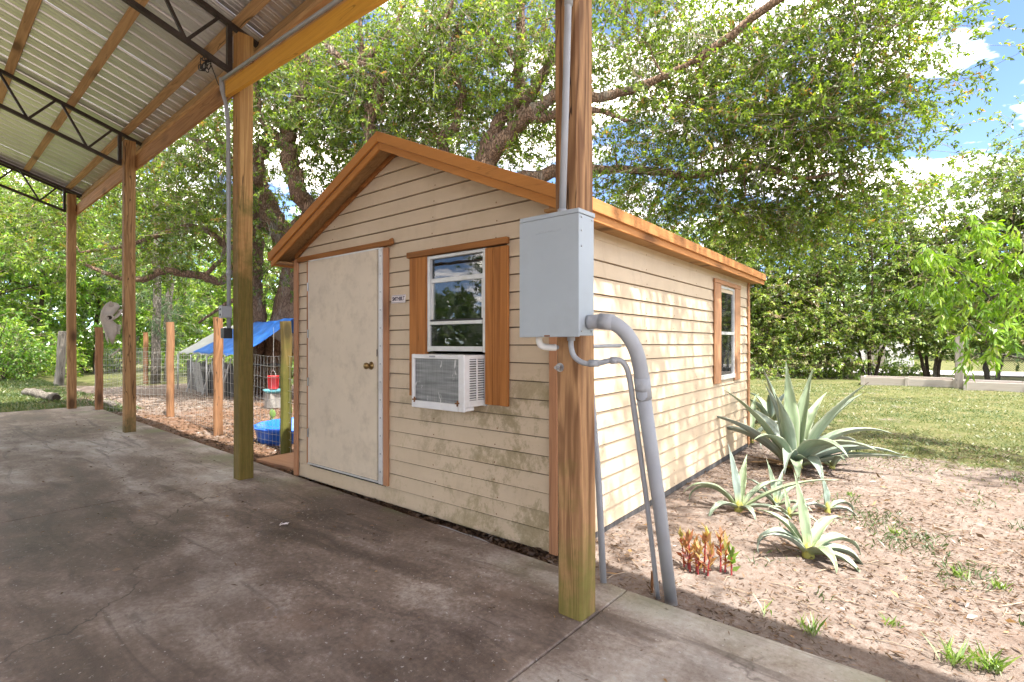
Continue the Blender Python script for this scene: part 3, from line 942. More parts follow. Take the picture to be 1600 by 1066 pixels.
for (xw, sg) in ((SX1, 1), (SX0, -1)):
    for i in range(17):
        z0, z1 = i * REV, (i + 1) * REV - 0.008
        if z0 > 2.0: continue
        if i == 16: z1 = EZ - 0.02
        zc = (z0 + z1) / 2
        if sg > 0 and WINR[2] + 0.02 < z0 + 0.03 and z1 - 0.05 < WINR[3] - 0.06:
            board_y(SY0, WINR[0] + 0.04, z0, z1, xw, sg, shed); board_y(WINR[1] - 0.04, SY1, z0, z1, xw, sg, shed)
        else:
            board_y(SY0, SY1, z0, z1, xw, sg, shed)
    MB().box(min(xw, xw + sg * 0.014), max(xw, xw + sg * 0.014), SY0, SY1, 2.02 if sg < 0 else 2.062, EZ + 0.05).build("frieze_board", MAT['siding'], shed)
# sheathing behind the boards, with real openings, and a floor on blocks
IN = 0.03
def sheath_front(x0, x1, z0, z1): MB().box(x0, x1, SY0 + 0.006, SY0 + IN, z0, z1).build("wall_sheathing", MAT['inner'], shed)
sheath_front(SX0, DOOR[0], 0.02, EZ); sheath_front(DOOR[0], DOOR[1], DOOR[3], EZ); sheath_front(DOOR[1], -2.97, 0.02, EZ)
sheath_front(-2.97, -2.39, 0.02, 0.90); sheath_front(-2.97, -2.39, 2.0, EZ); sheath_front(-2.39, SX1, 0.02, EZ)
MB().prism([(SX0, EZ), (SX1, EZ), (SXM, PK)], SY0 + 0.006, SY0 + IN).build("gable_sheathing", MAT['inner'], shed)
MB().prism([(SX0, 0.02), (SX1, 0.02), (SX1, EZ), (SXM, PK), (SX0, EZ)], SY1 - IN, SY1 - 0.006).build("wall_sheathing", MAT['inner'], shed)
MB().box(SX0 + 0.006, SX0 + IN, SY0 + IN, SY1 - IN, 0.02, EZ).build("wall_sheathing", MAT['inner'], shed)
for (y0, y1, z0, z1) in ((SY0 + IN, 6.06, 0.02, EZ), (6.06, 6.62, 0.02, 0.93), (6.06, 6.62, 1.98, EZ), (6.62, SY1 - IN, 0.02, EZ)):
    MB().box(SX1 - IN, SX1 - 0.006, y0, y1, z0, z1).build("wall_sheathing", MAT['inner'], shed)
MB().box(SX0 + 0.03, SX1 - 0.03, SY0 + 0.03, SY1 - 0.03, 0.0, 0.04).build("floor_deck", MAT['dark_wood'], shed)
for k, bx in enumerate((-4.75, -3.7, -2.36, -1.98)):
    for by in (SY0 + 0.14, 5.0, SY1 - 0.3):
        MB().box(bx - 0.1, bx + 0.1, by - 0.1, by + 0.1, -0.12, -0.003).build("foundation_block", MAT['block'], shed, bevel=0.01)
MB().box(SX0 - 0.004, SX1 + 0.004, SY0 - 0.006, SY0 + 0.03, -0.018, -0.001).build("skirt_strip", MAT['siding'], shed)
MB().box(SX1 - 0.03, SX1 + 0.012, SY0 + 0.035, SY1, -0.055, -0.003).build("sill_beam", MAT['dark_wood'], shed)

# nail heads on the lap boards (front and right walls)
nb = MB()
def nail(x, y, z, ax):
    r = 0.0055
    v = [(math.cos(a) * r, math.sin(a) * r) for a in [k * math.pi / 3 for k in range(6)]]
    if ax == 'y': nb.add([(x + p, y, z + q) for p, q in v] + [(x, y - 0.003, z)], [(k, (k + 1) % 6, 6) for k in range(6)])
    else: nb.add([(x, y + p, z + q) for p, q in v] + [(x + 0.003, y, z)], [(k, (k + 1) % 6, 6) for k in range(6)])
for i in range(24):
    z = i * REV + 0.022
    for x in (-4.3, -2.93, -2.30):
        l_, r_ = xlim(z)
        if not (l_ + 0.05 < x < r_ - 0.03): continue
        if DOOR[0] - 0.05 < x < DOOR[1] + 0.07 and 0.1 < z < 2.2: continue
        if WINF[0] - 0.02 < x < WINF[1] + 0.02 and 0.86 < z < 2.06: continue
        nail(x + random.uniform(-.02, .02), SY0 - 0.0168, z + random.uniform(-.006, .006), 'y')
    if i < 18:
        for y in (3.05, 4.05, 4.66, 5.27):
            nail(SX1 + 0.0168, y + random.uniform(-.01, .01), z + random.uniform(-.006, .006), 'x')
nb.build("nail_heads", MAT['rust'], shed, kind="stuff")

# corner trim
MB().box(SX0 - 0.02, SX0 + 0.05, SY0 - 0.034, SY0 - 0.018, -0.015, EZ - 0.02).build("corner_trim", MAT['trim_pink'], shed, bevel=0.003)
MB().box(SX1 - 0.055, SX1 + 0.006, SY0 - 0.034, SY0 - 0.018, -0.015, EZ + 0.02).build("corner_trim", MAT['trim_pink'], shed, bevel=0.003)
MB().box(SX1 + 0.018, SX1 + 0.03, SY0 - 0.02, SY0 + 0.045, -0.02, EZ - 0.05).build("corner_trim", MAT['trim_pink'], shed, bevel=0.003)
MB().box(SX1 + 0.018, SX1 + 0.034, SY1 - 0.05, SY1 + 0.02, -0.02, EZ - 0.05).build("corner_trim", MAT['trim_side'], shed, bevel=0.003)
MB().box(SX0 - 0.034, SX0 - 0.018, SY0 - 0.03, SY0 + 0.05, -0.015, EZ - 0.05).build("corner_trim", MAT['trim_pink'], shed, bevel=0.003)

# roof: two slabs, fascias in two layers, soffits
OH, OF = 0.15, 0.175
RTOP_PK, = (PK + 0.105,)
xe0, xe1 = SX0 - OH, SX1 + OH
yf, yb_ = SY0 - OF, SY1 + 0.17
def rt(x): return RTOP_PK - RS * abs(x - SXM)
def roof_slab(xa, xb, name="roof_deck"):
    za_, zb_ = rt(xa), rt(xb)
    th = 0.05
    MB().hexa([(xa, yf, za_ - th), (xb, yf, zb_ - th), (xb, yb_, zb_ - th), (xa, yb_, za_ - th),
               (xa, yf, za_), (xb, yf, zb_), (xb, yb_, zb_), (xa, yb_, za_)]).build(name, MAT['shingle'], shed)
roof_slab(xe0, SXM); roof_slab(SXM, xe1)
def gable_board(xa, xb, y0, y1, dz_top, h, name, mat):
    za_, zb_ = rt(xa) + dz_top, rt(xb) + dz_top
    MB().hexa([(xa, y0, za_ - h), (xb, y0, zb_ - h), (xb, y1, zb_ - h), (xa, y1, za_ - h),
               (xa, y0, za_), (xb, y0, zb_), (xb, y1, zb_), (xa, y1, za_)]).build(name, mat, shed, bevel=0.003)
for (xa, xb) in ((xe0 - 0.022, SXM - 0.001), (SXM + 0.001, xe1 + 0.022)):
    gable_board(xa, xb, yf - 0.042, yf - 0.022, 0.012, 0.082, "fascia_board", MAT['fascia'])
    gable_board(xa, xb, yf - 0.020, yf - 0.001, -0.071, 0.058, "fascia_board", MAT['fascia'])
    gable_board(xa, xb, yb_ + 0.001, yb_ + 0.02, 0.01, 0.13, "fascia_board", MAT['fascia'])
for (xs, sg) in ((xe1, 1), (xe0, -1)):
    z = rt(xs)
    a0, a1 = sorted((xs + sg * 0.022, xs + sg * 0.042))
    MB().box(a0, a1, yf - 0.044, yb_ + 0.02, z - 0.075, z + 0.008).build("eave_fascia", MAT['fascia_y'], shed, bevel=0.003)
    a0, a1 = sorted((xs + sg * 0.001, xs + sg * 0.020))
    MB().box(a0, a1, yf - 0.0, yb_, z - 0.128, z - 0.050).build("eave_fascia", MAT['fascia_y'], shed, bevel=0.003)
    a0, a1 = sorted((xs - sg * 0.002, xs - sg * (OH - 0.005)))
    MB().box(a0, a1, yf, yb_, z - 0.112, z - 0.095).build("soffit", MAT['soffit'], shed)
for (xa, xb) in ((xe0, SXM), (SXM, xe1)):
    gable_board(xa, xb, yf, SY0 + 0.003, -0.052, 0.02, "gable_soffit", MAT['soffit'])
    gable_board(xa + (0.14 if xa < SXM - 0.1 else 0), xb - (0.14 if xb > SXM + 0.1 else 0), SY0 - 0.03, SY0 - 0.012, -0.075, 0.045, "rake_moulding", MAT['trim_h'])

# door
yd = SY0 - 0.012
door = MB().box(DOOR[0] + 0.012, -3.602, yd - 0.034, yd, DOOR[2] + 0.006, DOOR[3] - 0.006).build("door", MAT['door'], shed, bevel=0.004)
MB().box(-3.600, -3.586, yd - 0.018, yd - 0.002, DOOR[2], DOOR[3] - 0.01).build("weatherstrip", MAT['rubber'], door)
MB().box(-3.584, -3.532, yd - 0.030, yd, DOOR[2] - 0.02, DOOR[3] + 0.005).build("jamb_strip", MAT['white_strip'], door, bevel=0.002)
MB().box(DOOR[0] - 0.002, DOOR[0] + 0.010, yd - 0.030, yd, DOOR[2], DOOR[3] + 0.005).build("jamb_strip", MAT['white_strip'], door)
MB().box(DOOR[0] - 0.002, -3.586, yd - 0.028, yd, DOOR[3] - 0.004, DOOR[3] + 0.009).build("head_strip", MAT['white_strip'], door)
MB().box(DOOR[0] - 0.002, -3.586, yd - 0.037, yd, DOOR[2] - 0.012, DOOR[2] + 0.004).build("threshold", MAT['alum'], door)
for hz_ in (0.45, 0.95, 1.42, 1.88):
    MB().box(DOOR[0] - 0.006, DOOR[0] + 0.016, yd - 0.040, yd - 0.031, hz_ - 0.04, hz_ + 0.04).build("hinge", MAT['bolt'], door)
for k in range(13):
    z = 0.24 + k * 0.152
    MB().tube([(-3.556, yd - 0.0295, z), (-3.556, yd - 0.034, z)], 0.007, 8).build("screw", MAT['bolt'], door)
kz, kx = 1.135, -3.675
kn = MB()
prof = [(0.0, 0.0), (0.034, 0.0), (0.034, 0.006), (0.013, 0.010), (0.012, 0.032), (0.024, 0.038), (0.029, 0.052), (0.025, 0.066), (0.012, 0.073), (0.0, 0.074)]
kn.lathe(prof, 16)
kn.build("door_knob", MAT['brass'], door, smooth=True, loc=(kx, yd - 0.034, kz), rot=(rad(90), 0, 0))
MB().box(-3.601, -3.597, yd - 0.036, yd - 0.030, kz + 0.08, kz + 0.14).build("latch_plate", MAT['black'], door)
MB().box(-3.530, -3.470, SY0 - 0.036, SY0 - 0.014, 0.13, DOOR[3] + 0.0).build("door_trim", MAT['trim_pink'], shed, bevel=0.003)
MB().box(-4.735, -4.694, SY0 - 0.036, SY0 - 0.014, 0.14, DOOR[3] + 0.0).build("door_trim", MAT['trim_pink'], shed, bevel=0.003)
MB().box(0, 1.47, -0.03, 0, 0, 0.048).build("door_head_trim", MAT['trim_h'], shed, bevel=0.006, loc=(-4.908, SY0 - 0.016, DOOR[3] + 0.01))
MB().box(0, 0.05, -0.004, 0.02, 0, 0.058).build("door_head_trim", MAT['trim_h'], shed, bevel=0.012, loc=(-3.437, SY0 - 0.044, DOOR[3] + 0.006), rot=(0, rad(-10), 0))

# maker's plate
plate = MB().box(-0.088, 0.088, -0.004, 0.0, -0.034, 0.034).build("name_plate", MAT['sign_white'], shed, bevel=0.003, loc=(-3.353, SY0 - 0.0125, 1.692), rot=(rad(-4), 0, 0))
fc = bpy.data.curves.new("lettering", 'FONT')
fc.body = "SMITHBILT"; fc.size = 0.045; fc.align_x = 'CENTER'; fc.align_y = 'CENTER'; fc.extrude = 0.0006; fc.offset = 0.0012
fo = bpy.data.objects.new("lettering_curve", fc); COL.objects.link(fo)
dg = bpy.context.evaluated_depsgraph_get()
fm = bpy.data.meshes.new_from_object(fo.evaluated_get(dg))
bpy.data.objects.remove(fo, do_unlink=True)
fm.materials.clear(); fm.materials.append(MAT['sign_ink'])
xs_ = [v.co.x for v in fm.vertices]; fw = max(xs_) - min(xs_)
le = link("lettering", fm, plate, loc=(0, -0.0048, 0), rot=(rad(90), 0, 0)); le.scale = (0.155 / fw, 1.0, 1.0)
for (a, b_, c, d) in ((-0.082, 0.082, 0.027, 0.030), (-0.082, 0.082, -0.030, -0.027)):
    MB().box(a, b_, -0.0052, -0.0042, c, d).build("plate_border", MAT['sign_ink'], plate)

# front window
yw_ = SY0 - 0.004
win = empty("window", (0, 0, 0), 0); win.parent = shed
MB().box(-2.985, -2.955, yw_ - 0.03, yw_ + 0.01, 1.262, 2.0).build("frame", MAT['alum'], win, bevel=0.003)
MB().box(-2.41, -2.38, yw_ - 0.03, yw_ + 0.01, 1.262, 2.0).build("frame", MAT['alum'], win, bevel=0.003)
MB().box(-2.954, -2.411, yw_ - 0.028, yw_ + 0.01, 1.975, 1.999).build("frame", MAT['alum'], win, bevel=0.003)
MB().box(-2.954, -2.411, yw_ - 0.018, yw_ + 0.01, 1.79, 1.825).build("sash_rail", MAT['alum'], win, bevel=0.003)
MB().box(-2.954, -2.411, yw_ - 0.036, yw_ + 0.004, 1.468, 1.494).build("sash_rail", MAT['alum'], win, bevel=0.003)
MB().box(-2.954, -2.411, yw_ - 0.026, yw_ - 0.002, 1.495, 1.508).build("weatherstrip", MAT['rubber'], win)
MB().box(-2.954, -2.411, yw_ - 0.034, yw_ + 0.004, 1.268, 1.305).build("sash_rail", MAT['alum'], win, bevel=0.003)
for x in (-2.954, -2.432):
    MB().box(x, x + 0.021, yw_ - 0.016, yw_ + 0.008, 1.51, 1.788).build("sash_stile", MAT['white_strip'], win)
for (z0, z1, dy) in ((1.826, 1.974, 0.0), (1.51, 1.789, -0.004), (1.306, 1.467, -0.012)):
    MB().box(-2.953, -2.412, yw_ + dy - 0.004, yw_ + dy, z0, z1).build("pane", MAT['glass'], win)
MB().box(-2.96, -2.40, SY0 + 0.9, SY0 + 0.93, 0.9, 2.0).build("dark_backing", MAT['inner_shade'], win)  # added dark sheet painting the unlit room behind the glass
yt = SY0 - 0.018
def grooved_board(x0, x1, z0, z1, mat, name, parent, y, th=0.02, cuts=3):
    w = (x1 - x0) / cuts
    for k in range(cuts):
        MB().box(x0 + k * w + 0.0015, x0 + (k + 1) * w - 0.0015, y - th - random.uniform(0, 0.0025), y, z0 + random.uniform(-.004, .004), z1).build(name, mat, parent, bevel=0.003)
grooved_board(-3.192, -2.984, 1.18, 2.004, MAT['trim_v'], "window_trim", shed, yt, cuts=2)
MB().box(-3.192, -3.150, yt - 0.02, yt, 0.91, 1.177).build("window_trim", MAT['trim_v'], shed, bevel=0.003)
grooved_board(-2.384, -2.178, 0.897, 1.994, MAT['trim_v'], "window_trim", shed, yt, cuts=3)
MB().box(0, 1.035, -0.034, 0, 0, 0.046).build("window_head_trim", MAT['trim_h'], shed, bevel=0.005, loc=(-3.212, yt, 2.006))
MB().box(-2.955, -2.386, yt - 0.012, SY0 + 0.006, 0.885, 0.905).build("window_sill", MAT['alum'], shed)

# right-hand window
wr = empty("window", (0, 0, 0), 0); wr.parent = shed
xw = SX1 + 0.002
MB().box(xw - 0.01, xw + 0.026, 6.060, 6.085, 0.93, 1.985).build("frame", MAT['alum'], wr, bevel=0.003)
MB().box(xw - 0.01, xw + 0.026, 6.600, 6.625, 0.93, 1.985).build("frame", MAT['alum'], wr, bevel=0.003)
MB().box(xw - 0.01, xw + 0.024, 6.086, 6.599, 1.960, 1.985).build("frame", MAT['alum'], wr, bevel=0.003)
MB().box(xw - 0.01, xw + 0.030, 6.086, 6.599, 1.425, 1.460).build("sash_rail", MAT['alum'], wr, bevel=0.003)
MB().box(xw - 0.01, xw + 0.034, 6.060, 6.625, 0.905, 0.955).build("sash_rail", MAT['alum'], wr, bevel=0.003)
for (z0, z1) in ((1.461, 1.959), (0.956, 1.424)):
    MB().box(xw + 0.004, xw + 0.008, 6.087, 6.598, z0, z1).build("pane", MAT['glass'], wr)
cu = MB()
nc = 40
for i in range(nc + 1):
    y = 6.03 + 0.62 * i / nc
    x = SX1 - 0.10 + 0.018 * math.sin(i * 1.25) + 0.008 * math.sin(i * 2.9)
    cu.v += [(x, y, 0.9), (x + 0.006, y, 2.0)]
for i in range(nc):
    cu.f.append((2 * i, 2 * i + 2, 2 * i + 3, 2 * i + 1))
cu.build("curtain", MAT['curtain'], wr, smooth=True)
xt = SX1 + 0.018
MB().box(xt, xt + 0.018, 5.83, 6.058, 0.872, 2.0).build("window_trim", MAT['trim_side'], shed, bevel=0.003)
MB().box(xt, xt + 0.018, 6.627, 6.86, 0.872, 2.0).build("window_trim", MAT['trim_side'], shed, bevel=0.003)
MB().box(xt, xt + 0.022, 5.82, 6.87, 2.002, 2.048).build("window_trim", MAT['trim_side'], shed, bevel=0.003)

# ------------------------------------------------------------------ air conditioner in the front window
ac = empty("air_conditioner", (-2.665, SY0, 0.87), 0, "white window air conditioner with dented grey coil below the shed's front window", "air conditioner")
AW, AD, AH = 0.265, 0.215, 0.375
z0 = 0.02
# cabinet shell: top, bottom, sides as one body with open front
body = MB()
body.box(-AW, AW, -AD, 0.26, AH - 0.012, AH)
body.box(-AW, AW, -AD, 0.26, z0, z0 + 0.012)
body.box(-AW, -AW + 0.010, -AD, 0.26, z0 + 0.012, AH - 0.012)
body.box(AW - 0.016, AW - 0.006, 0.0, 0.26, z0 + 0.012, AH - 0.012)
body.build("cabinet", MAT['ac_white'], ac)
# rounded front surround
MB().box(-AW - 0.004, -AW + 0.024, -AD - 0.02, -AD - 0.001, -0.012, AH + 0.004).build("front_frame", MAT['ac_white'], ac, bevel=0.006)
MB().box(AW - 0.056, AW + 0.004, -AD - 0.02, -AD - 0.001, -0.012, AH + 0.004).build("front_frame", MAT['ac_white'], ac, bevel=0.008)
MB().box(-AW + 0.025, AW - 0.057, -AD - 0.02, -AD - 0.001, AH - 0.028, AH + 0.003).build("front_frame", MAT['ac_white'], ac, bevel=0.005)
MB().box(-AW + 0.025, AW - 0.057, -AD - 0.02, -AD - 0.001, -0.012, 0.040).build("front_frame", MAT['ac_white'], ac, bevel=0.006)
pan = MB().prism([(-AW, -0.008), (AW, -0.008), (AW, 0.018), (-AW, 0.018)], -AD - 0.0005, -AD + 0.085)
pan.build("drain_pan", MAT['ac_white'], ac, bevel=0.006)
MB().box(-AW + 0.022, AW - 0.054, -AD - 0.004, -AD + 0.03, 0.036, AH - 0.024).build("condenser_coil", MAT['coil'], ac)
for (x, z) in ((-AW + 0.03, 0.045), (AW - 0.06, 0.045)):
    MB().tube([(x - 0.018, -AD - 0.023, z), (x + 0.018, -AD - 0.023, z + 0.004)], 0.006, 6).build("rust_spot", MAT['rust'], ac)
    MB().tube([(x, -AD - 0.023, z - 0.018), (x + 0.003, -AD - 0.023, z + 0.02)], 0.006, 6).build("rust_spot", MAT['rust'], ac)
MB().box(-0.075, -0.015, -AD - 0.0225, -AD - 0.0195, AH - 0.016, AH - 0.006).build("brand_mark", MAT['pvc'], ac)
# side grille: dark backing painted as inner shade, frame and two columns of louvres
MB().box(AW - 0.034, AW - 0.024, -AD + 0.002, -0.002, z0 + 0.013, AH - 0.013).build("grille_backing", MAT['inner_shade'], ac)
gp = MB()
gp.box(AW - 0.006, AW + 0.001, -AD, -AD + 0.035, z0, AH); gp.box(AW - 0.006, AW + 0.001, -0.022, 0.0, z0, AH)
gp.box(AW - 0.006, AW + 0.001, -AD + 0.036, -0.023, z0, 0.062); gp.box(AW - 0.006, AW + 0.001, -AD + 0.036, -0.023, AH - 0.026, AH)
gp.box(AW - 0.006, AW + 0.001, -0.107, -0.095, 0.063, AH - 0.027)
gp.build("side_grille", MAT['ac_white'], ac)
for c0, c1 in ((-AD + 0.036, -0.108), (-0.094, -0.023)):
    for k in range(17):
        z = 0.070 + k * 0.0168
        MB().hexa([(AW - 0.014, c0, z), (AW - 0.0015, c0, z - 0.004), (AW - 0.0015, c1, z - 0.004), (AW - 0.014, c1, z),
                   (AW - 0.014, c0, z + 0.006), (AW - 0.0015, c0, z + 0.003), (AW - 0.0015, c1, z + 0.003), (AW - 0.014, c1, z + 0.006)]).build("louvre", MAT['ac_white'], ac)

# ------------------------------------------------------------------ electrics on the near post
cab = empty("electrical_cabinet", (-1.338, 2.098, 1.363), rad(-1.0), "pale blue grey metal electrical cabinet mounted on the nearest carport post", "electrical box")
MB().box(-0.163, 0.163, -0.132, -0.001, 0.0, 0.545).build("case", MAT['cabinet'], cab, bevel=0.004)
MB().box(-0.167, 0.167, -0.140, 0.003, 0.5452, 0.566).build("top_cap", MAT['cabinet'], cab, bevel=0.003)
cv = MB().box(-0.168, 0.168, -0.1405, -0.1325, -0.006, 0.5440).build("front_cover", MAT['cabinet'], cab, bevel=0.003)
MB().box(-0.020, 0.012, -0.1415, -0.1395, -0.004, 0.003).build("latch", MAT['rust'], cv)
for k in range(9):
    MB().tube([(-0.075 + k * 0.017, -0.1403, 0.478), (-0.063 + k * 0.017, -0.1403, 0.478 + (k % 3) * 0.003)], 0.0022, 6).build("embossed_mark", MAT['cabinet'], cv)
ko = MB()
for r in (0.020, 0.029):
    pts = [(0.1632, -0.058 + r * math.cos(a), 0.066 + r * math.sin(a)) for a in [2 * math.pi * k / 24 for k in range(25)]]
    ko.tube(pts, 0.0016, 5, cap=False)
ko.build("knockout", MAT['cabinet'], cab, smooth=True)
for (y, z) in ((-0.11, 0.02), (-0.025, 0.02), (-0.11, 0.53), (-0.02, 0.53), (-0.11, 0.47), (-0.11, 0.40)):
    MB().tube([(0.1625, y, z), (0.167, y, z)], 0.005, 8).build("rivet", MAT['bolt'], cab)


def arc(c, r, a0, a1, n, ex, ey):
    c, ex, ey = Vector(c), Vector(ex), Vector(ey)
    return [c + ex * r * math.cos(rad(a0 + (a1 - a0) * k / n)) + ey * r * math.sin(rad(a0 + (a1 - a0) * k / n)) for k in range(n + 1)]


def smooth_path(pts, n=6):
    """Catmull-Rom through the points"""
    P = [Vector(p) for p in pts]
    P = [P[0] * 2 - P[1]] + P + [P[-1] * 2 - P[-2]]
    out = []
    for i in range(1, len(P) - 2):
        for k in range(n):
            t = k / n
            out.append(0.5 * ((2 * P[i]) + (P[i + 1] - P[i - 1]) * t + (2 * P[i - 1] - 5 * P[i] + 4 * P[i + 1] - P[i + 2]) * t * t + (3 * P[i] - P[i - 1] - 3 * P[i + 1] + P[i + 2]) * t ** 3))
    out.append(P[-2])
    return out


# riser above the cabinet
riser = empty("riser_conduit", (-1.315, 2.04, 1.93), 0, "thin grey conduit rising up the nearest post above the electrical cabinet", "conduit")
MB().tube([(0.0, 0.0, -0.02), (0.016, 0.004, 0.5), (0.046, 0.0, 1.4), (0.075, 0.0, 2.1)], 0.0165, 12).build("pipe", MAT['pvc'], riser, smooth=True)
MB().tube([(0.034, 0.002, 0.98), (0.037, 0.002, 1.05)], 0.0205, 12).build("coupling", MAT['pvc'], riser, smooth=True)
MB().tube([(0.0, 0.0, -0.005), (0.001, 0.0, 0.03)], 0.022, 12).build("hub", MAT['pvc'], riser, smooth=True)

# thick service pipe with elbow
sp_ = empty("service_pipe", (-1.0, 2.66, GZ), 0, "thick grey plastic pipe curving from the cabinet's side down into the ground", "pipe")
rel = lambda p: (p[0] + 1.0, p[1] - 2.66, p[2] - GZ)
path = [(-1.172, 2.040, 1.424), (-1.10, 2.045, 1.428), (-1.062, 2.052, 1.421), (-1.010, 2.075, 1.378), (-0.976, 2.11, 1.30), (-0.966, 2.145, 1.20), (-0.968, 2.165, 1.12)]
pp = [rel(p) for p in path]
MB().tube(smooth_path(pp, 6), 0.0325, 20).build("elbow", MAT['pvc'], sp_, smooth=True)
MB().tube([rel((-1.118, 2.043, 1.428)), rel((-1.055, 2.053, 1.420))], 0.0355, 20).build("coupling", MAT['pvc'], sp_, smooth=True)
MB().tube([rel((-0.9665, 2.152, 1.18)), rel((-0.970, 2.185, 1.08))], 0.036, 20).build("coupling", MAT['pvc'], sp_, smooth=True)
MB().tube([rel((-0.968, 2.165, 1.12)), rel((-0.990, 2.41, 0.53)), rel((-1.025, 2.668, -0.10))], 0.0325, 20).build("pipe", MAT['pvc'], sp_, smooth=True)

thin = empty("thin_conduit", (-1.1, 2.66, GZ), 0, "slim grey conduit bending under the cabinet and running beside the thick pipe", "conduit")
rel2 = lambda p: (p[0] + 1.1, p[1] - 2.66, p[2] - GZ)
path = [(-1.262, 2.035, 1.366), (-1.262, 2.035, 1.31), (-1.245, 2.038, 1.265), (-1.20, 2.045, 1.238), (-1.14, 2.055, 1.237), (-1.085, 2.070, 1.250), (-1.045, 2.080, 1.254), (-1.024, 2.10, 1.235), (-1.017, 2.135, 1.17), (-1.022, 2.20, 1.0), (-1.055, 2.42, 0.5), (-1.10, 2.668, -0.09)]
MB().tube(smooth_path([rel2(p) for p in path], 5), 0.0125, 12).build("pipe", MAT['pvc'], thin, smooth=True)
MB().tube([rel2((-1.175, 2.049, 1.237)), rel2((-1.13, 2.057, 1.238))], 0.0165, 12).build("coupling", MAT['pvc'], thin, smooth=True)
MB().tube([rel2((-1.078, 2.0715, 1.2508)), rel2((-1.050, 2.0785, 1.2535))], 0.0160, 12).build("coupling", MAT['pvc'], thin, smooth=True)
MB().tube([rel2((-1.262, 2.035, 1.368)), rel2((-1.262, 2.035, 1.34))], 0.018, 12).build("hub", MAT['pvc'], thin, smooth=True)

stub = MB().tube([(0, 0, -0.05), (0.002, 0.004, 0.13)], 0.008, 8)
stub.build("ground_stub", MAT['rust'], None, label="short rusty stub sticking up beside the base of the thin conduit", cat="pipe stub", loc=(-1.150, 2.690, GZ))

back = empty("rear_conduit", (-1.372, 2.50, GZ), 0, "straight grey conduit standing just behind the nearest carport post", "conduit")
MB().tube([(0, 0.06, -0.05), (0.0, 0.0, 0.6), (-0.002, -0.11, 1.30), (-0.04, -0.14, 1.36)], 0.018, 12).build("pipe", MAT['pvc'], back, smooth=True)

elb = empty("white_elbow", (-1.44, 2.03, 1.36), 0, "white plastic elbow hanging from the underside of the electrical cabinet", "pipe fitting")
MB().tube(smooth_path([(0, 0, 0.01), (0, 0, -0.022), (0.008, 0.012, -0.045), (0.03, 0.045, -0.052), (0.05, 0.07, -0.052)], 5), 0.0165, 12).build("elbow", MAT['pvc_white'], elb, smooth=True)
MB().tube([(0.045, 0.065, -0.052), (0.12, 0.62, -0.045)], 0.011, 10).build("feed_tube", MAT['pvc'], elb, smooth=True)
bo = MB().tube([(0, -0.07, 0), (0, -0.025, 0)], 0.008, 8)
bo.tube([(0, -0.05, 0), (0, -0.036, 0)], 0.016, 6); bo.tube([(0, -0.03, 0), (0, -0.026, 0)], 0.022, 12)
bo.build("bolt", MAT['bolt'], None, label="galvanised bolt through the nearest post under the cabinet", cat="bolt", loc=(-1.375, 2.142, 1.21))

# conduit along the yellow board and down the mossy post
ca, sa = math.cos(C_ROT), math.sin(C_ROT)
def cw(s, t, z): return (C_LOC[0] + s * ca - t * sa, C_LOC[1] + s * sa + t * ca, z)
px_, py_, _ = cw(-4.095, -0.05, 0)
fd = empty("post_conduit", (px_, py_, 0), 0, "grey conduit run along the yellow board and down the mossy post", "conduit")
relp = lambda p: (p[0] - px_, p[1] - py_, p[2])
MB().tube([relp(cw(-4.07, -0.088, 3.908)), relp(cw(0.1, -0.088, 3.64))], 0.017, 10).build("pipe", MAT['pvc'], fd, smooth=True)
MB().tube([relp(cw(-4.09, -0.086, 3.915)), relp(cw(-4.10, -0.083, 3.90)), relp(cw(-4.097, -0.075, 3.80)), relp(cw(-4.078, -0.05, 3.68)), relp(cw(-4.066, -0.035, 3.5)), relp(cw(-4.064, -0.03, 2.6)), relp(cw(-4.062, -0.03, 1.46))], 0.0185, 10).build("pipe", MAT['pvc'], fd, smooth=True)
MB().tube([relp(cw(-4.101, -0.084, 3.93)), relp(cw(-4.098, -0.076, 3.81))], 0.023, 10).build("elbow_fitting", MAT['pvc'], fd, smooth=True)
for z in (2.0, 2.9):
    MB().tube([relp(cw(-4.064, -0.03, z)), relp(cw(-4.064, -0.03, z + 0.05))], 0.024, 10).build("coupling", MAT['pvc'], fd, smooth=True)
x_, y_, _ = cw(-4.055, -0.045, 0)
jb = empty("junction_box", (x_, y_, 1.575), C_ROT, "small grey junction box clamped to the mossy post", "junction box")
MB().box(-0.036, 0.036, -0.055, 0.03, 0, 0.115).build("case", MAT['pvc'], jb, bevel=0.004)
MB().box(-0.04, 0.04, -0.066, -0.056, -0.004, 0.119).build("cover", MAT['pvc'], jb, bevel=0.003)
for z in (0.03, 0.085):
    MB().tube([(0, -0.066, z), (0, -0.070, z)], 0.012, 8).build("outlet", MAT['black'], jb)
bb = empty("black_box", (x_, y_, 1.375), C_ROT, "small black plastic box under the grey junction box on the mossy post", "outlet box")
MB().box(-0.03, 0.045, -0.05, 0.03, 0, 0.10).build("case", MAT['black'], bb, bevel=0.004)
MB().box(-0.034, -0.0305, -0.05, 0.03, 0.0, 0.10).build("edge_plate", MAT['pvc'], bb)
# coil of loose cable where the conduit meets the truss
cp = []
for k in range(46):
    a = k * 0.55
    cp.append(Vector((0.06 * math.cos(a) + 0.02 * math.sin(k * 1.7) - 0.05, -0.05 + 0.03 * math.sin(a * 1.3), 0.05 * math.sin(a) + 0.02 * math.cos(k * 2.1))))
cxx, cyy, _ = cw(-4.11, -0.16, 0)
MB().tube(smooth_path(cp + [Vector((0.0, 0.05, -0.16)), Vector((0.0, 0.09, -0.18))], 2), 0.005, 5).build("loose_cable", MAT['black'], None, smooth=True,
    label="tangle of black cable tied to the truss above the mossy post", cat="cable", loc=(cxx, cyy, 4.03))

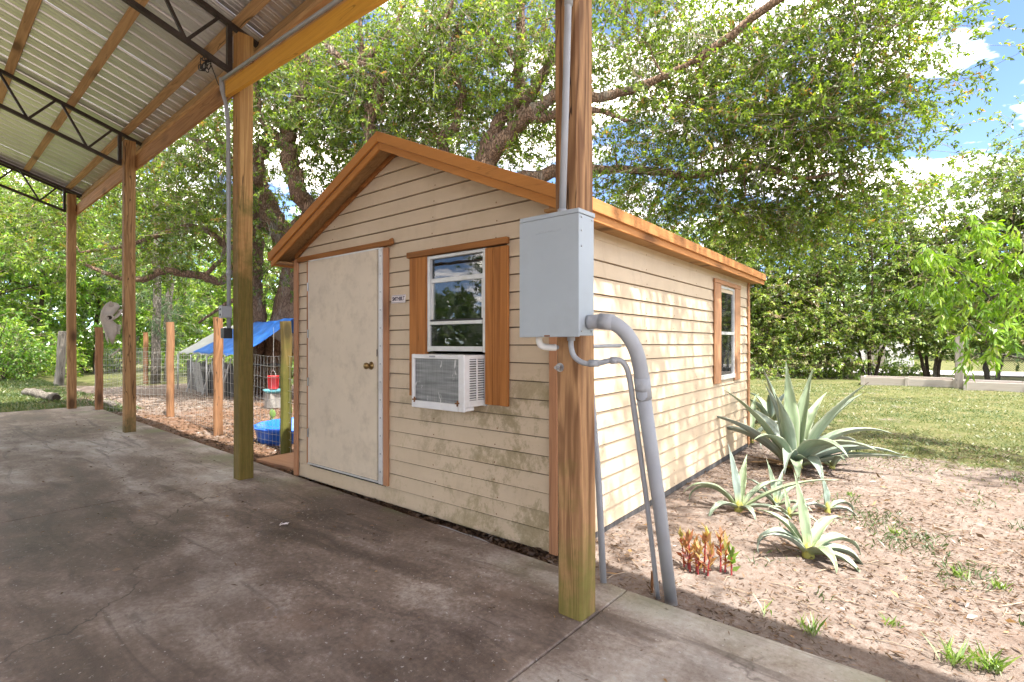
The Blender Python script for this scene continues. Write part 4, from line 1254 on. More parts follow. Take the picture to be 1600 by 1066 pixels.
# ------------------------------------------------------------------ skull on the third post
def loft(sections, n=16):
    """sections: (z, back y, front y, half width, squareness)"""
    b = MB()
    for (z, y0, y1, hw, sq, yc) in sections:
        for k in range(n):
            a = 2 * math.pi * k / n
            ca_, sa_ = math.cos(a), math.sin(a)
            e = lambda c_: math.copysign(abs(c_) ** sq, c_)
            b.v.append((e(sa_) * hw, (y0 + y1) / 2 + e(ca_) * (y1 - y0) / 2, z))
    for i in range(len(sections) - 1):
        for k in range(n):
            a, q = i * n + k, i * n + (k + 1) % n
            b.f.append((a, q, q + n, a + n))
    b.f.append(tuple(range(n - 1, -1, -1)))
    e_ = (len(sections) - 1) * n
    b.f.append(tuple(e_ + k for k in range(n)))
    return b
p2 = cw(-8.02, -0.015, 0)
# local y points away from the post (towards world -x)
skull = empty("cattle_skull", (p2[0], p2[1], 1.62), rad(172), "weathered white cattle skull hung nose down on the third carport post", "skull")
secs = [(0.31, 0.10, 0.16, 0.03, 0.9, 0), (0.29, 0.05, 0.19, 0.08, 0.8, 0), (0.24, 0.03, 0.225, 0.105, 0.8, 0), (0.17, 0.07, 0.252, 0.11, 0.8, 0), (0.10, 0.12, 0.262, 0.115, 0.75, 0),
        (0.04, 0.12, 0.258, 0.118, 0.7, 0), (-0.02, 0.06, 0.245, 0.10, 0.7, 0), (-0.09, 0.045, 0.225, 0.082, 0.7, 0), (-0.15, 0.06, 0.20, 0.07, 0.75, 0), (-0.21, 0.085, 0.17, 0.055, 0.8, 0), (-0.27, 0.10, 0.145, 0.04, 0.9, 0), (-0.31, 0.11, 0.13, 0.02, 1, 0)]
sk = loft(secs)
sk.build("cranium", MAT['bone'], skull, smooth=True)
for sx in (-1, 1):
    ring = [(sx * 0.122, 0.165 + 0.042 * math.cos(a), 0.075 + 0.04 * math.sin(a)) for a in [2 * math.pi * k / 16 for k in range(17)]]
    MB().tube(ring, 0.013, 8, cap=False).build("eye_socket", MAT['bone'], skull, smooth=True)
    MB().lathe([(0.0, 0.0), (0.02, 0.002), (0.036, 0.008), (0.04, 0.016)], 14).build("socket_shade", MAT['cavity'], skull, smooth=True, loc=(sx * 0.112, 0.165, 0.075), rot=(0, sx * rad(90), 0))  # dark bowl paints the shade inside each socket
    # cheek arch and horn core
    MB().tube(smooth_path([(sx * 0.118, 0.12, 0.06), (sx * 0.128, 0.085, 0.09), (sx * 0.125, 0.045, 0.14), (sx * 0.10, 0.025, 0.20)], 5), [0.016] * 16, 8).build("cheek_arch", MAT['bone'], skull, smooth=True)
    MB().tube(smooth_path([(sx * 0.085, 0.14, 0.26), (sx * 0.12, 0.15, 0.29), (sx * 0.155, 0.155, 0.31)], 5), [0.030, 0.029, 0.028, 0.027, 0.026, 0.025, 0.022, 0.018, 0.014, 0.010, 0.006], 10).build("horn_core", MAT['bone'], skull, smooth=True)
    MB().tube(smooth_path([(sx * 0.045, 0.19, -0.14), (sx * 0.035, 0.185, -0.22), (sx * 0.02, 0.165, -0.29)], 5), [0.014, .014, .014, .013, .013, .012, .011, .01, .009, .007, .004], 8).build("nasal_bone", MAT['bone'], skull, smooth=True)
for sx in (-1, 1):
    for k in range(6):
        z = -0.03 - k * 0.024
        MB().box(sx * 0.062 - 0.012, sx * 0.062 + 0.012, 0.022 + k * 0.003, 0.058 + k * 0.003, z - 0.0095, z + 0.0095).build("tooth", MAT['bone'], skull, bevel=0.003)
jaw = MB().tube(smooth_path([(0.02, 0.0, -0.02), (0.03, 0.03, -0.06), (0.02, 0.075, -0.10), (0, 0.11, -0.12)], 5), [0.012] * 15 + [0.006], 8)
jaw.build("loose_bone", MAT['bone'], None, smooth=True, label="loose curved bone dangling below the cattle skull", cat="bone", loc=(p2[0], p2[1] - 0.03, 1.27), rot=(0, 0, rad(172)))

# ------------------------------------------------------------------ poultry run: fence, shelter, things on the ground
def gz_at(x, y): return float(ground_h(np.float64(x), np.float64(y)))


fence = empty("wire_fence", (-6.15, 3.2, GZ), 0, "wire mesh fence on round timber posts beside the slab", "fence")
FX, FY = -6.15, 3.2
fposts = [(-5.01, 3.22, 1.3, None), (-6.15, 3.24, 1.66, 'fence_moss'), (-8.30, 3.31, 1.78, 'fence_post'), (-11.0, 3.55, 1.78, 'fence_post'), (-12.85, 2.90, 1.70, 'fence_post'), (-16.6, 3.7, 1.35, 'grey_wood')]
def round_post(b, r, h):
    pts = [(0.006 * math.sin(k * 1.3), 0.006 * math.cos(k * 1.9), -0.1 + (h + 0.1) * k / 8) for k in range(9)]
    b.tube(pts, [r * random.uniform(0.96, 1.05) for _ in pts], 10)
for (x, y, h, m) in fposts:
    if m is None: continue
    b = MB(); round_post(b, 0.066 if m != 'grey_wood' else 0.045, h)
    b.build("post", MAT[m], fence, loc=(x - FX, y - FY, 0.0))
def mesh_panel(p, q, h, root, rx, ry, off=0.07, dv=0.10, hs=None, r=0.0018, mat='wire'):
    b = MB()
    hs = hs or [0.02, 0.10, 0.19, 0.29, 0.40, 0.52, 0.65, 0.79, 0.94, 1.09, 1.22]
    p, q = Vector((p[0], p[1])), Vector((q[0], q[1]))
    d = (q - p); L = d.length; d.normalize(); nrm = Vector((d.y, -d.x))
    n = max(2, int(L / dv))
    def pt(f, z):
        w = 0.018 * math.sin(f * 9 + z * 2) * math.sin(math.pi * f)
        c = p + d * L * f + nrm * (off + w)
        return (c.x - rx, c.y - ry, z + 0.008 * math.sin(f * 14 + z))
    for z in hs:
        if z > h: continue
        b.tube([pt(k / 14, z) for k in range(15)], r * 1.15, 3, cap=False)
    for k in range(n + 1):
        b.tube([pt(k / n, 0.0), pt(k / n, h * 0.5), pt(k / n, h)], r, 3, cap=False)
    return b.build("wire_mesh", MAT[mat], root, kind="stuff")
for a, b_ in zip(fposts[:-1], fposts[1:]):
    mesh_panel(a[:2], b_[:2], 1.22, fence, FX, FY, off=0.0 if a[3] is None else 0.06)
ff = empty("wire_fence", (-20.6, 5.9, GZ), 0, "far wire mesh fence closing the back of the poultry run", "fence")
fpts = [(-16.6, 3.7), (-20.55, 5.9), (-21.2, 9.2), (-18.4, 12.0), (-15.0, 12.6), (-11.5, 12.8)]
for k, (x, y) in enumerate(fpts[1:]):
    b = MB(); round_post(b, 0.075, 1.75)
    b.build("post", MAT['fence_post'], ff, loc=(x + 20.6, y - 5.9, 0))
for a, b_ in zip(fpts[:-1], fpts[1:]):
    mesh_panel(a, b_, 1.22, ff, -20.6, 5.9, dv=0.15, r=0.0026)

# tarp shelter
SH = [np.array(p) for p in ((-13.27, 5.43, 1.02), (-17.57, 5.85, 1.04), (-12.37, 6.27, 1.86), (-16.64, 6.71, 1.80), (-11.35, 7.2, 1.0), (-15.6, 7.65, 1.0))]
shel = empty("tarp_shelter", (-14.5, 6.5, GZ), 0, "low poultry shelter roofed with a blue tarp over a grey one", "shelter")
SR = np.array([-14.5, 6.5, GZ])
def tarp(a, b_, c, d, name, mat, u0, u1, lift, wr_, sag):
    """a near eave, b far eave, c near ridge, d far ridge"""
    m = MB(); nu, nv = 30, 14
    for i in range(nu + 1):
        u = u0 + (u1 - u0) * i / nu
        for j in range(nv + 1):
            v = j / nv
            p = (a * (1 - u) + b_ * u) * (1 - v) + (c * (1 - u) + d * u) * v
            w = wr_ * (math.sin(u * 31 + v * 5) * 0.5 + math.sin(u * 13 - v * 9) * 0.6 + math.sin(v * 17 + u * 4) * 0.3)
            p = p + np.array([0, 0, lift + w - sag * math.sin(math.pi * v) + (0.02 * math.sin(u * 40) if v == 0 else 0)])
            m.v.append(tuple(p - SR))
    for i in range(nu):
        for j in range(nv):
            k = i * (nv + 1) + j
            m.f.append((k, k + 1, k + nv + 2, k + nv + 1))
    o = m.build(name, MAT[mat], shel, smooth=True)
    s_ = o.modifiers.new("thickness", 'SOLIDIFY'); s_.thickness = 0.006
    return o
tarp(SH[0], SH[1], SH[2], SH[3], "grey_tarp", 'tarp_grey', 0.0, 1.0, 0.0, 0.014, 0.05)
tarp(SH[4], SH[5], SH[2], SH[3], "grey_tarp", 'tarp_grey', 0.0, 1.0, 0.0, 0.014, 0.05)
tarp(SH[0], SH[1], SH[2], SH[3], "blue_tarp", 'tarp_blue', -0.24, 0.62, 0.035, 0.02, 0.05)
tarp(SH[4], SH[5], SH[2], SH[3], "blue_tarp", 'tarp_blue', -0.24, 0.62, 0.035, 0.02, 0.05)
for u in (0.02, 0.32, 0.66, 0.98):
    for (e, r) in ((0, 2), (4, 2)):
        pe = SH[e] * (1 - u) + SH[e + 1] * u; pr = SH[2] * (1 - u) + SH[3] * u
        MB().tube([tuple(pe - SR - [0, 0, 0.07]), tuple(pr - SR - [0, 0, 0.08])], 0.018, 8).build("rafter_pole", MAT['wire'], shel, smooth=True)
        foot = pe.copy(); foot[2] = GZ - 0.03
        MB().tube([tuple(foot - SR), tuple(pe - SR - [0, 0, 0.03])], 0.022, 8).build("leg", MAT['wire'], shel, smooth=True)
MB().tube([tuple(SH[2] - SR - [0, 0, 0.06]), tuple(SH[3] - SR - [0, 0, 0.06])], 0.02, 8).build("ridge_pole", MAT['wire'], shel, smooth=True)

pen = empty("poultry_pen", (-15.2, 5.9, GZ), 0, "dark board pen with pale pallets leaning on it under the tarp shelter", "pen")
pa, pb = np.array([-13.55, 5.78]), np.array([-17.6, 6.15])
dd = (pb - pa) / np.linalg.norm(pb - pa)
for k in range(24):
    c = pa + dd * (0.09 + k * 0.17)
    h = 0.86 + random.uniform(-0.07, 0.05)
    o = MB().box(-0.075, 0.075, -0.012, 0.012, 0, h).build("board", MAT['dark_wood'], pen, loc=(c[0] + 15.2, c[1] - 5.9, random.uniform(-0.02, 0.01)), rot=(random.uniform(-.03, .03), random.uniform(-.02, .02), math.atan2(dd[1], dd[0])))
for z in (0.2, 0.72):
    MB().bar((pa[0] + 15.2, pa[1] - 5.9 + 0.03, z), (pb[0] + 15.2, pb[1] - 5.9 + 0.03, z), 0.03, 0.07).build("rail", MAT['dark_wood'], pen)
MB().bar((pa[0] + 15.2, pa[1] - 5.9 + 0.03, 0.84), (pa[0] + 15.2 + 0.25, pa[1] - 5.9 + 1.4, 0.8), 0.03, 0.07).build("rail", MAT['dark_wood'], pen)
for (s, n_) in ((1.9, 5), (0.35, 4)):
    base_c = pa + dd * s
    for k in range(n_):
        c = base_c + dd * (k * 0.15) + np.array([0.03, -0.16])
        MB().box(-0.05, 0.05, -0.01, 0.01, 0, 0.86).build("pallet_slat", MAT['pale_wood'], pen, loc=(c[0] + 15.2, c[1] - 5.9, 0.0), rot=(rad(-9), 0, math.atan2(dd[1], dd[0])))
    for z in (0.18, 0.68):
        p0 = base_c - dd * 0.06; p1 = base_c + dd * (0.15 * (n_ - 1) + 0.06)
        oy = -0.185 + z * 0.158
        MB().bar((p0[0] + 15.23, p0[1] - 5.9 + oy, z), (p1[0] + 15.23, p1[1] - 5.9 + oy, z), 0.016, 0.08).build("pallet_rail", MAT['pale_wood'], pen)
for s in (1.45, 2.9, 0.1):
    c = pa + dd * s
    MB().bar((c[0] + 15.25, c[1] - 6.25, 0.0), (c[0] + 15.2, c[1] - 5.93, 1.0), 0.04, 0.03).build("prop", MAT['pale_wood'], pen)

bk = empty("red_bucket", tuple(at(427, 603, 11.2)[:2]) + (0.32,), 0, "red plastic feeder bucket hanging behind the wire fence", "bucket")
MB().lathe([(0.0, 0.0), (0.095, 0.0), (0.10, 0.01), (0.115, 0.27), (0.123, 0.275), (0.123, 0.29), (0.112, 0.29), (0.098, 0.02), (0.0, 0.015)], 20).build("pail", MAT['red'], bk, smooth=True)
for k in range(8):
    a = k * math.pi / 4
    MB().tube([(0.100 * math.cos(a), 0.100 * math.sin(a), 0.02), (0.117 * math.cos(a), 0.117 * math.sin(a), 0.265)], 0.006, 6).build("rib", MAT['red'], bk)
MB().tube(arc((0, 0, 0.28), 0.12, 0, 180, 10, (1, 0, 0), (0, 0, 1)), 0.004, 6).build("handle", MAT['wire'], bk)
MB().tube([(0, 0, 0.40), (0.02, 0, 1.35)], 0.004, 5).build("hanger_wire", MAT['wire'], bk)
b_loc = at(428, 609, 11.0); b_loc[2] = 0.1
ds = empty("feed_dish", (b_loc[0], b_loc[1], 0.27), 0, "shallow teal dish under the red bucket", "dish")
MB().lathe([(0.0, 0.0), (0.15, 0.0), (0.21, 0.06), (0.222, 0.06), (0.158, -0.012), (0.0, -0.012)], 24).build("bowl", MAT['teal'], ds, smooth=True)
MB().box(-0.14, 0.14, -0.14, 0.14, -0.33, -0.013).build("stand_block", MAT['block'], ds, bevel=0.01)

pool = empty("paddling_pool", (-7.02, 3.93, GZ), 0, "round blue plastic paddling pool behind the mossy fence post", "pool")
wob = lambda a, z: 0.02 * math.sin(a * 14) * min(1, z / 0.1) if z > 0.02 else 0.0
MB().lathe([(0.0, 0.012), (0.50, 0.012), (0.53, 0.03), (0.57, 0.22), (0.60, 0.235), (0.625, 0.228), (0.63, 0.205), (0.605, 0.195), (0.565, 0.0), (0.0, 0.0)], 56, wob=wob).build("basin", MAT['pool'], pool, smooth=True)
MB().lathe([(0.0, 0.075), (0.515, 0.075)], 40).build("water", MAT['water'], pool)
liner = MB()
for i in range(13):
    for j in range(9):
        u, v = i / 12, j / 8
        a = rad(-30 + 95 * u)
        r = 0.615 - 0.25 * v + 0.02 * math.sin(i * 2.1 + j)
        liner.v.append((r * math.cos(a), r * math.sin(a), 0.245 + 0.09 * math.sin(math.pi * v) * (0.5 + 0.5 * math.sin(i * 1.7)) + 0.05 * math.sin(u * math.pi) - 0.10 * v))
for i in range(12):
    for j in range(8):
        k = i * 9 + j
        liner.f.append((k, k + 1, k + 10, k + 9))
lo = liner.build("loose_liner", MAT['tarp_blue'], pool, smooth=True)
sm = lo.modifiers.new("thickness", 'SOLIDIFY'); sm.thickness = 0.008

MB().box(0, 1.0, -0.23, 0.23, 0, 0.05).build("plank", MAT['plank'], None, bevel=0.006, label="flat brown plank on the mulch by the shed's left corner", cat="plank", loc=(-5.98, 3.02, GZ + 0.005), rot=(0, 0, rad(3)))
MB().bar((0, 0, 0), (0.28, 0.55, 1.05), 0.10, 0.022).build("leaning_board", MAT['pale_wood'], None, bevel=0.003, label="pale board leaning in the run left of the shed", cat="board", loc=(-7.3, 5.0, GZ))

lg = MB()
lp = smooth_path([(0, 0, 0.10), (0.75, 0.05, 0.12), (1.5, 0.03, 0.10), (2.2, 0.12, 0.09)], 6)
lg.tube(lp, [0.10 * random.uniform(0.85, 1.15) for _ in lp], 12, jitter=0.08)
log = empty("fallen_log", (-17.9, 2.55, gz_at(-17.9, 2.55) - 0.02), rad(2), "weathered grey log lying on the grass beyond the slab's far end", "log")
lg.build("trunk", MAT['bark_grey'], log, smooth=True)
MB().tube([lp[-1] + Vector((0.001, 0, 0)), lp[-1] + Vector((0.02, 0.0, 0))], 0.075, 12).build("rotted_end", MAT['cavity'], log)
lg2 = MB(); lp = smooth_path([(0, 0, 0.05), (0.5, 0.1, 0.06), (1.1, 0.05, 0.05)], 5)
lg2.tube(lp, [0.06 * random.uniform(0.85, 1.15) for _ in lp], 10, jitter=0.08)
lg2.build("cut_limb", MAT['bark_grey'], None, smooth=True, label="short cut limb on the ground behind the farthest carport post", cat="log", loc=(-14.6, 3.25, GZ))

sn = MB()
pth = smooth_path([(0, 0, -0.1), (0.02, 0.05, 0.5), (0.06, 0.06, 1.1), (0.10, 0.08, 1.62)], 5)
sn.tube(pth, [0.125 - 0.03 * k / len(pth) for k in range(len(pth))], 14, jitter=0.07)
sn.build("dead_snag", MAT['grey_wood'], None, smooth=True, label="grey barkless dead trunk standing left of the farthest carport post", cat="tree stump", loc=(-20.3, 3.6, gz_at(-20.3, 3.6)))

# ------------------------------------------------------------------ far right: raised beds, post, chain link, road, white shed
def raised_bed(x0, x1, y0, y1, h, label):
    cx, cy = (x0 + x1) / 2, (y0 + y1) / 2
    r = empty("raised_bed", (cx, cy, GZ), 0, label, "garden bed", "raised beds across the lawn")
    n = max(1, round((x1 - x0) / 1.5))
    w = (x1 - x0) / n
    for k in range(n):
        for (yy) in (y0, y1):
            MB().box(x0 - cx + k * w + 0.004, x0 - cx + (k + 1) * w - 0.004, yy - cy - 0.025, yy - cy + 0.025, -0.03, h + random.uniform(-.01, .01)).build("board", MAT['bed_board'], r, bevel=0.006)
    for xx in (x0, x1):
        MB().box(xx - cx - 0.02, xx - cx + 0.02, y0 - cy + 0.03, y1 - cy - 0.03, -0.03, h).build("board", MAT['bed_board'], r, bevel=0.006)
    for k in range(n + 1):
        MB().box(x0 - cx + k * w - 0.05, x0 - cx + k * w + 0.05, y0 - cy - 0.065, y0 - cy - 0.027, -0.03, h + 0.035).build("corner_post", MAT['bed_board'], r, bevel=0.008)
    MB().box(x0 - cx + 0.03, x1 - cx - 0.03, y0 - cy + 0.03, y1 - cy - 0.03, -0.02, h - 0.06).build("soil", MAT['ground'], r)
raised_bed(-1.45, 0.90, 20.75, 21.95, 0.25, "long whitewashed raised garden bed left of the lawn post")
raised_bed(1.1, 6.4, 20.1, 21.3, 0.25, "long whitewashed raised garden bed right of the lawn post")
b = MB(); timber(b, 0.10, 0.08, -0.2, 1.62)
b.build("lawn_post", MAT['grey_wood'], None, label="weathered square post standing between the two raised beds", cat="post", loc=(0.98, 20.55, GZ))

cl = empty("chain_link_fence", (1.2, 24.5, GZ), rad(12), "dark chain link fence behind the right raised bed", "fence")
for k in range(5):
    MB().tube([(k * 2.2, 0, -0.1), (k * 2.2, 0, 1.05)], 0.025, 8).build("post", MAT['wire_dark'], cl, smooth=True)
MB().tube([(0, 0, 1.0), (8.8, 0, 1.0)], 0.018, 8).build("top_rail", MAT['wire_dark'], cl, smooth=True)
lk = MB()
for k in range(150):
    x = -1.0 + k * 0.0667
    for sg in (1, -1):
        a, b2 = (x, 0.006 * sg, 0.0), (x + 1.0 * sg, 0.006 * sg, 1.0)
        if -0.01 <= min(a[0], b2[0]) and max(a[0], b2[0]) <= 8.81: lk.tube([a, b2], 0.004, 3, cap=False)
lk.build("wire_mesh", MAT['wire_dark'], cl, kind="stuff")

t_ = NT("road_surface")
v_ = t_.world()
t_.bsdf(t_.ramp(t_.noise(v_, 3.0, 6), [(0.3, (0.30, 0.29, 0.275)), (0.7, (0.42, 0.40, 0.38))]), 0.9)
MAT['road'] = t_.m
ra, rb = np.array([-60.0, 3.0]), np.array([60.0, 71.0])
rd = MB()
for k in range(41):
    p = np.array([-40 + k * 3.0, 31.0 + (k - 14) * 0.55])
    rd.v += [(p[0] - 0.8, p[1] - 2.4, GZ + 0.035), (p[0] + 0.8, p[1] + 2.4, GZ + 0.035)]
for k in range(40): rd.f.append((2 * k, 2 * k + 2, 2 * k + 3, 2 * k + 1))
rd.build("road", MAT['road'], None, kind="structure")

ws = empty("white_shed", (-2.2, 38.5, GZ), rad(10), "small white outbuilding glimpsed through the hedge across the road", "outbuilding")
t_ = M_plain("white_outbuilding", (0.55, 0.55, 0.54), 0.7)
MB().prism([(-1.8, 0), (1.8, 0), (1.8, 2.3), (0, 3.1), (-1.8, 2.3)], -1.5, 1.5).build("wall", t_, ws)
for sg in (-1, 1):
    MB().hexa([(0, -1.7, 3.12), (sg * 2.0, -1.7, 2.26), (sg * 2.0, 1.7, 2.26), (0, 1.7, 3.12), (0, -1.7, 3.2), (sg * 2.0, -1.7, 2.34), (sg * 2.0, 1.7, 2.34), (0, 1.7, 3.2)]).build("roof", MAT['shingle'], ws)
MB().box(-0.45, 0.45, -1.54, -1.503, 0.05, 2.0).build("door", MAT['grey_wood'], ws, bevel=0.01)

# ------------------------------------------------------------------ trees
def unit(v): return v / np.maximum(np.linalg.norm(v, axis=-1, keepdims=True), 1e-9)


def leaf_arrays(base, direc, L, W, droop=0.0, fold=0.25):
    """four-point leaves folded along the midrib"""
    n = len(base)
    d = unit(direc)
    up = unit(np.stack([rng.normal(0, 0.75, n), rng.normal(0, 0.75, n), np.abs(rng.normal(0.8, 0.5, n))], -1))
    s = unit(np.cross(d, up)); u = np.cross(s, d)
    L = L[:, None]; W = W[:, None]
    mid = base + d * L * 0.45
    tip = base + d * L - u * L * droop
    f = u * W * fold
    v = np.stack([base, mid + s * W * 0.5 + f, tip, mid - s * W * 0.5 + f], 1).reshape(-1, 3)
    q = np.arange(n * 4).reshape(n, 4)
    return v, q


def resample(pts, step):
    P = [np.array(p, float) for p in pts]
    out = []
    sp = smooth_path([tuple(p[:3]) for p in P], 6)
    rs = []
    for i in range(len(P) - 1):
        for k in range(6): rs.append(P[i][3] + (P[i + 1][3] - P[i][3]) * k / 6)
    rs.append(P[-1][3])
    return [np.array(p) for p in sp], rs


class Tree:
    def __init__(self, name, label, base, bark, cat="tree", group=None):
        self.base = np.array(base, float)
        self.root = empty(name, tuple(self.base), 0, label, cat, group)
        self.bark = bark
        self.sk, self.skr = [], []

    def limb(self, pts, part, n=10, wob=0.03, jit=0.06):
        sp, rs = resample(pts, 0.3)
        q = []
        for i, p in enumerate(sp):
            w = rng.normal(0, wob, 3) * (0.0 if i in (0,) else 1.0) * min(1.0, rs[i] * 6)
            q.append(p + w)
            self.sk.append(p + w); self.skr.append(rs[i])
        MB().tube([tuple(p - self.base) for p in q], rs, n, jitter=jit).build(part, self.bark, self.root, smooth=True)

    def foliage(self, lobes, leaf_mat, leaf_len, leaf_wid, per_twig, twig_len, droop=0.25, density=1.0, twig_r=0.004, cl_sigma=0.34, tone_shift=0.0, branch_r=0.022, hang=0.25, cut=None, clump=6, twig_mat=None, axis_tight=0.7, seg=3, gaps=True):
        """lobes: (centre, radii, clusters). branches reach from the skeleton to each cluster; twigs and leaves sit round it"""
        SK = np.array(self.sk); SR_ = np.array(self.skr)
        cc = []
        for (c, r, k) in lobes:
            k = max(1, int(k * density))
            d = unit(rng.normal(0, 1, (k, 3)))
            rr = rng.random(k) ** 0.42
            cc.append(np.array(c) + d * rr[:, None] * np.array(r))
        cc = np.concatenate(cc)
        # leave irregular gaps
        ph = rng.random((5, 3)) * 6.28; fr = unit(rng.normal(0, 1, (5, 3))) * rng.uniform(1.2, 2.8, (5, 1))
        nz_ = sum(np.sin(cc @ fr[i] + ph[i, 0]) for i in range(5)) / 5
        if gaps: cc = cc[nz_ > -0.33]
        if cut is not None: cc = cc[cut(cc)]
        order = np.argsort([np.min(np.linalg.norm(SK - c, axis=1)) for c in cc])
        bb = MB()
        skl = list(SK); skr = list(SR_)
        S = np.array(skl)
        for i in order:
            c = cc[i]
            dist = np.linalg.norm(S - c, axis=1) + 0.25 * np.maximum(0, S[:, 2] - c[2])
            j = int(np.argmin(dist))
            a = S[j]
            r0 = min(branch_r, skr[j] * 0.8)
            m1 = a * 0.6 + c * 0.4 + rng.normal(0, 0.10, 3) * min(1, dist[j]) + np.array([0, 0, 0.12 * dist[j]])
            pts = smooth_path([tuple(a), tuple(m1), tuple(c)], seg)
            rs = np.linspace(r0, max(0.006, r0 * 0.4), len(pts))
            bb.tube([tuple(np.array(p) - self.base) for p in pts], list(rs), 5, cap=False)
            S = np.concatenate([S, np.array([np.array(p) for p in pts[1:]])]); skr += list(rs[1:])
        bb.build("branches", twig_mat or self.bark, self.root, smooth=True, kind="stuff")
        # twigs
        nt = len(cc) * clump
        ci = np.repeat(np.arange(len(cc)), clump)
        start = cc[ci] + rng.normal(0, cl_sigma, (nt, 3)) * np.array([1, 1, 0.7])
        out = unit(start - cc[ci] + rng.normal(0, 0.18, (nt, 3)) + np.array([0, 0, -hang]))
        tl = twig_len * rng.uniform(0.6, 1.3, nt)
        if twig_r > 0:
            s = unit(np.cross(out, rng.normal(0, 1, (nt, 3)))); u = np.cross(out, s)
            k3 = [s, -0.5 * s + 0.866 * u, -0.5 * s - 0.866 * u]
            a = cc[ci] * 0.45 + start * 0.55
            b_ = start + out * tl[:, None]
            v = np.stack([a + k * twig_r for k in k3] + [b_ + k * twig_r * 0.4 for k in k3], 1).reshape(-1, 3)
            o6 = (np.arange(nt) * 6)[:, None]
            q = np.concatenate([o6 + np.array([0, 1, 4, 3]), o6 + np.array([1, 2, 5, 4]), o6 + np.array([2, 0, 3, 5])])
            np_mesh("twigs", v - self.base, q, twig_mat or MAT['twig'], self.root, kind="stuff")
        ti = np.repeat(np.arange(nt), per_twig)
        nl = len(ti)
        f = rng.random(nl) ** 0.8
        base = start[ti] + out[ti] * (tl[ti] * f)[:, None] + rng.normal(0, 0.012, (nl, 3))
        dr = unit(out[ti] * axis_tight + unit(rng.normal(0, 1, (nl, 3))) + np.array([0, 0, -droop]))
        L = leaf_len * rng.uniform(0.65, 1.25, nl); W = leaf_wid * rng.uniform(0.7, 1.25, nl)
        v, q = leaf_arrays(base, dr, L, W, 0.12)
        # each twig has its own tone, each leaf strays a little
        tone = np.clip(0.5 + tone_shift + rng.normal(0, 0.17, nt)[ti] + rng.normal(0, 0.20, nl), 0, 1)
        np_mesh("crown", v - self.base, q, leaf_mat, self.root, attr=tone, kind="stuff")
        return cc


def L4(px, py, z, r): return (*at(px, py, z), r)


def w4(x, y, z, r): return (x, y, z, r)


# --- old oak left of the shed
o1b = at(420, 600, 14.2); o1b[2] = GZ
oak1 = Tree("oak_tree", "old live oak with leaning furrowed trunks behind the tarp shelter, left of the shed", o1b, MAT['bark_oak'])
oak1.limb([w4(o1b[0], o1b[1], -0.2, 0.42), L4(452, 470, 13.9, 0.30), L4(455, 420, 13.7, 0.28), L4(441, 371, 13.4, 0.29), L4(418, 325, 13.1, 0.29), L4(400, 285, 12.8, 0.25), L4(399, 250, 12.5, 0.21), L4(420, 226, 12.3, 0.17)], "trunk", 14)
oak1.limb([w4(o1b[0] - 0.3, o1b[1] - 0.3, -0.2, 0.28), L4(404, 495, 13.8, 0.20), L4(400, 440, 13.7, 0.18), L4(402, 390, 13.6, 0.16), L4(396, 330, 13.4, 0.13), L4(372, 270, 13.0, 0.10), L4(340, 215, 12.8, 0.07)], "limb", 12)
oak1.limb([w4(o1b[0] + 0.3, o1b[1] + 0.2, -0.2, 0.25), L4(432, 500, 14.2, 0.16), L4(447, 455, 14.2, 0.14), L4(468, 420, 14.1, 0.12), L4(500, 370, 14.0, 0.10)], "limb", 12)
oak1.limb([L4(441, 371, 13.4, 0.25), L4(486, 340, 12.8, 0.22), L4(466, 300, 12.3, 0.20), L4(455, 250, 11.9, 0.20), L4(449, 205, 11.6, 0.17), L4(461, 176, 11.4, 0.16), L4(475, 146, 11.2, 0.14), L4(477, 105, 11.0, 0.12), L4(474, 40, 10.8, 0.09), L4(480, -40, 10.6, 0.06)], "limb", 12)
oak1.limb([L4(455, 250, 11.9, 0.14), L4(437, 218, 11.7, 0.11), L4(412, 190, 11.5, 0.09), L4(402, 150, 11.3, 0.07), L4(395, 90, 11.1, 0.05)], "limb", 10)
oak1.limb([L4(418, 325, 13.1, 0.14), L4(352, 440, 13.6, 0.02)][:1] + [L4(395, 372, 13.4, 0.11), L4(352, 436, 13.2, 0.10), L4(320, 432, 13.0, 0.10), L4(285, 428, 12.8, 0.09), L4(255, 424, 12.7, 0.09), L4(216, 438, 12.6, 0.07), L4(160, 425, 12.5, 0.05), L4(110, 400, 12.4, 0.03)], "limb", 10)
oak1.limb([L4(400, 285, 12.8, 0.13), L4(365, 255, 12.6, 0.10), L4(330, 235, 12.4, 0.09), L4(290, 210, 12.2, 0.06), L4(240, 190, 12.0, 0.04)], "limb", 10)
oak1.limb([L4(402, 390, 13.6, 0.10), L4(355, 385, 13.3, 0.08), L4(320, 358, 13.1, 0.07), L4(280, 356, 13.0, 0.07), L4(240, 370, 12.8, 0.06), L4(190, 386, 12.7, 0.05), L4(125, 395, 12.6, 0.03)], "limb", 10)
oak1.limb([L4(399, 440, 13.7, 0.09), L4(372, 465, 13.5, 0.06), L4(345, 480, 13.3, 0.04), L4(310, 505, 13.1, 0.03)], "limb", 8)
oak1.limb([L4(320, 432, 13.0, 0.06), L4(348, 400, 13.0, 0.05), L4(350, 370, 12.9, 0.03)], "limb", 8)
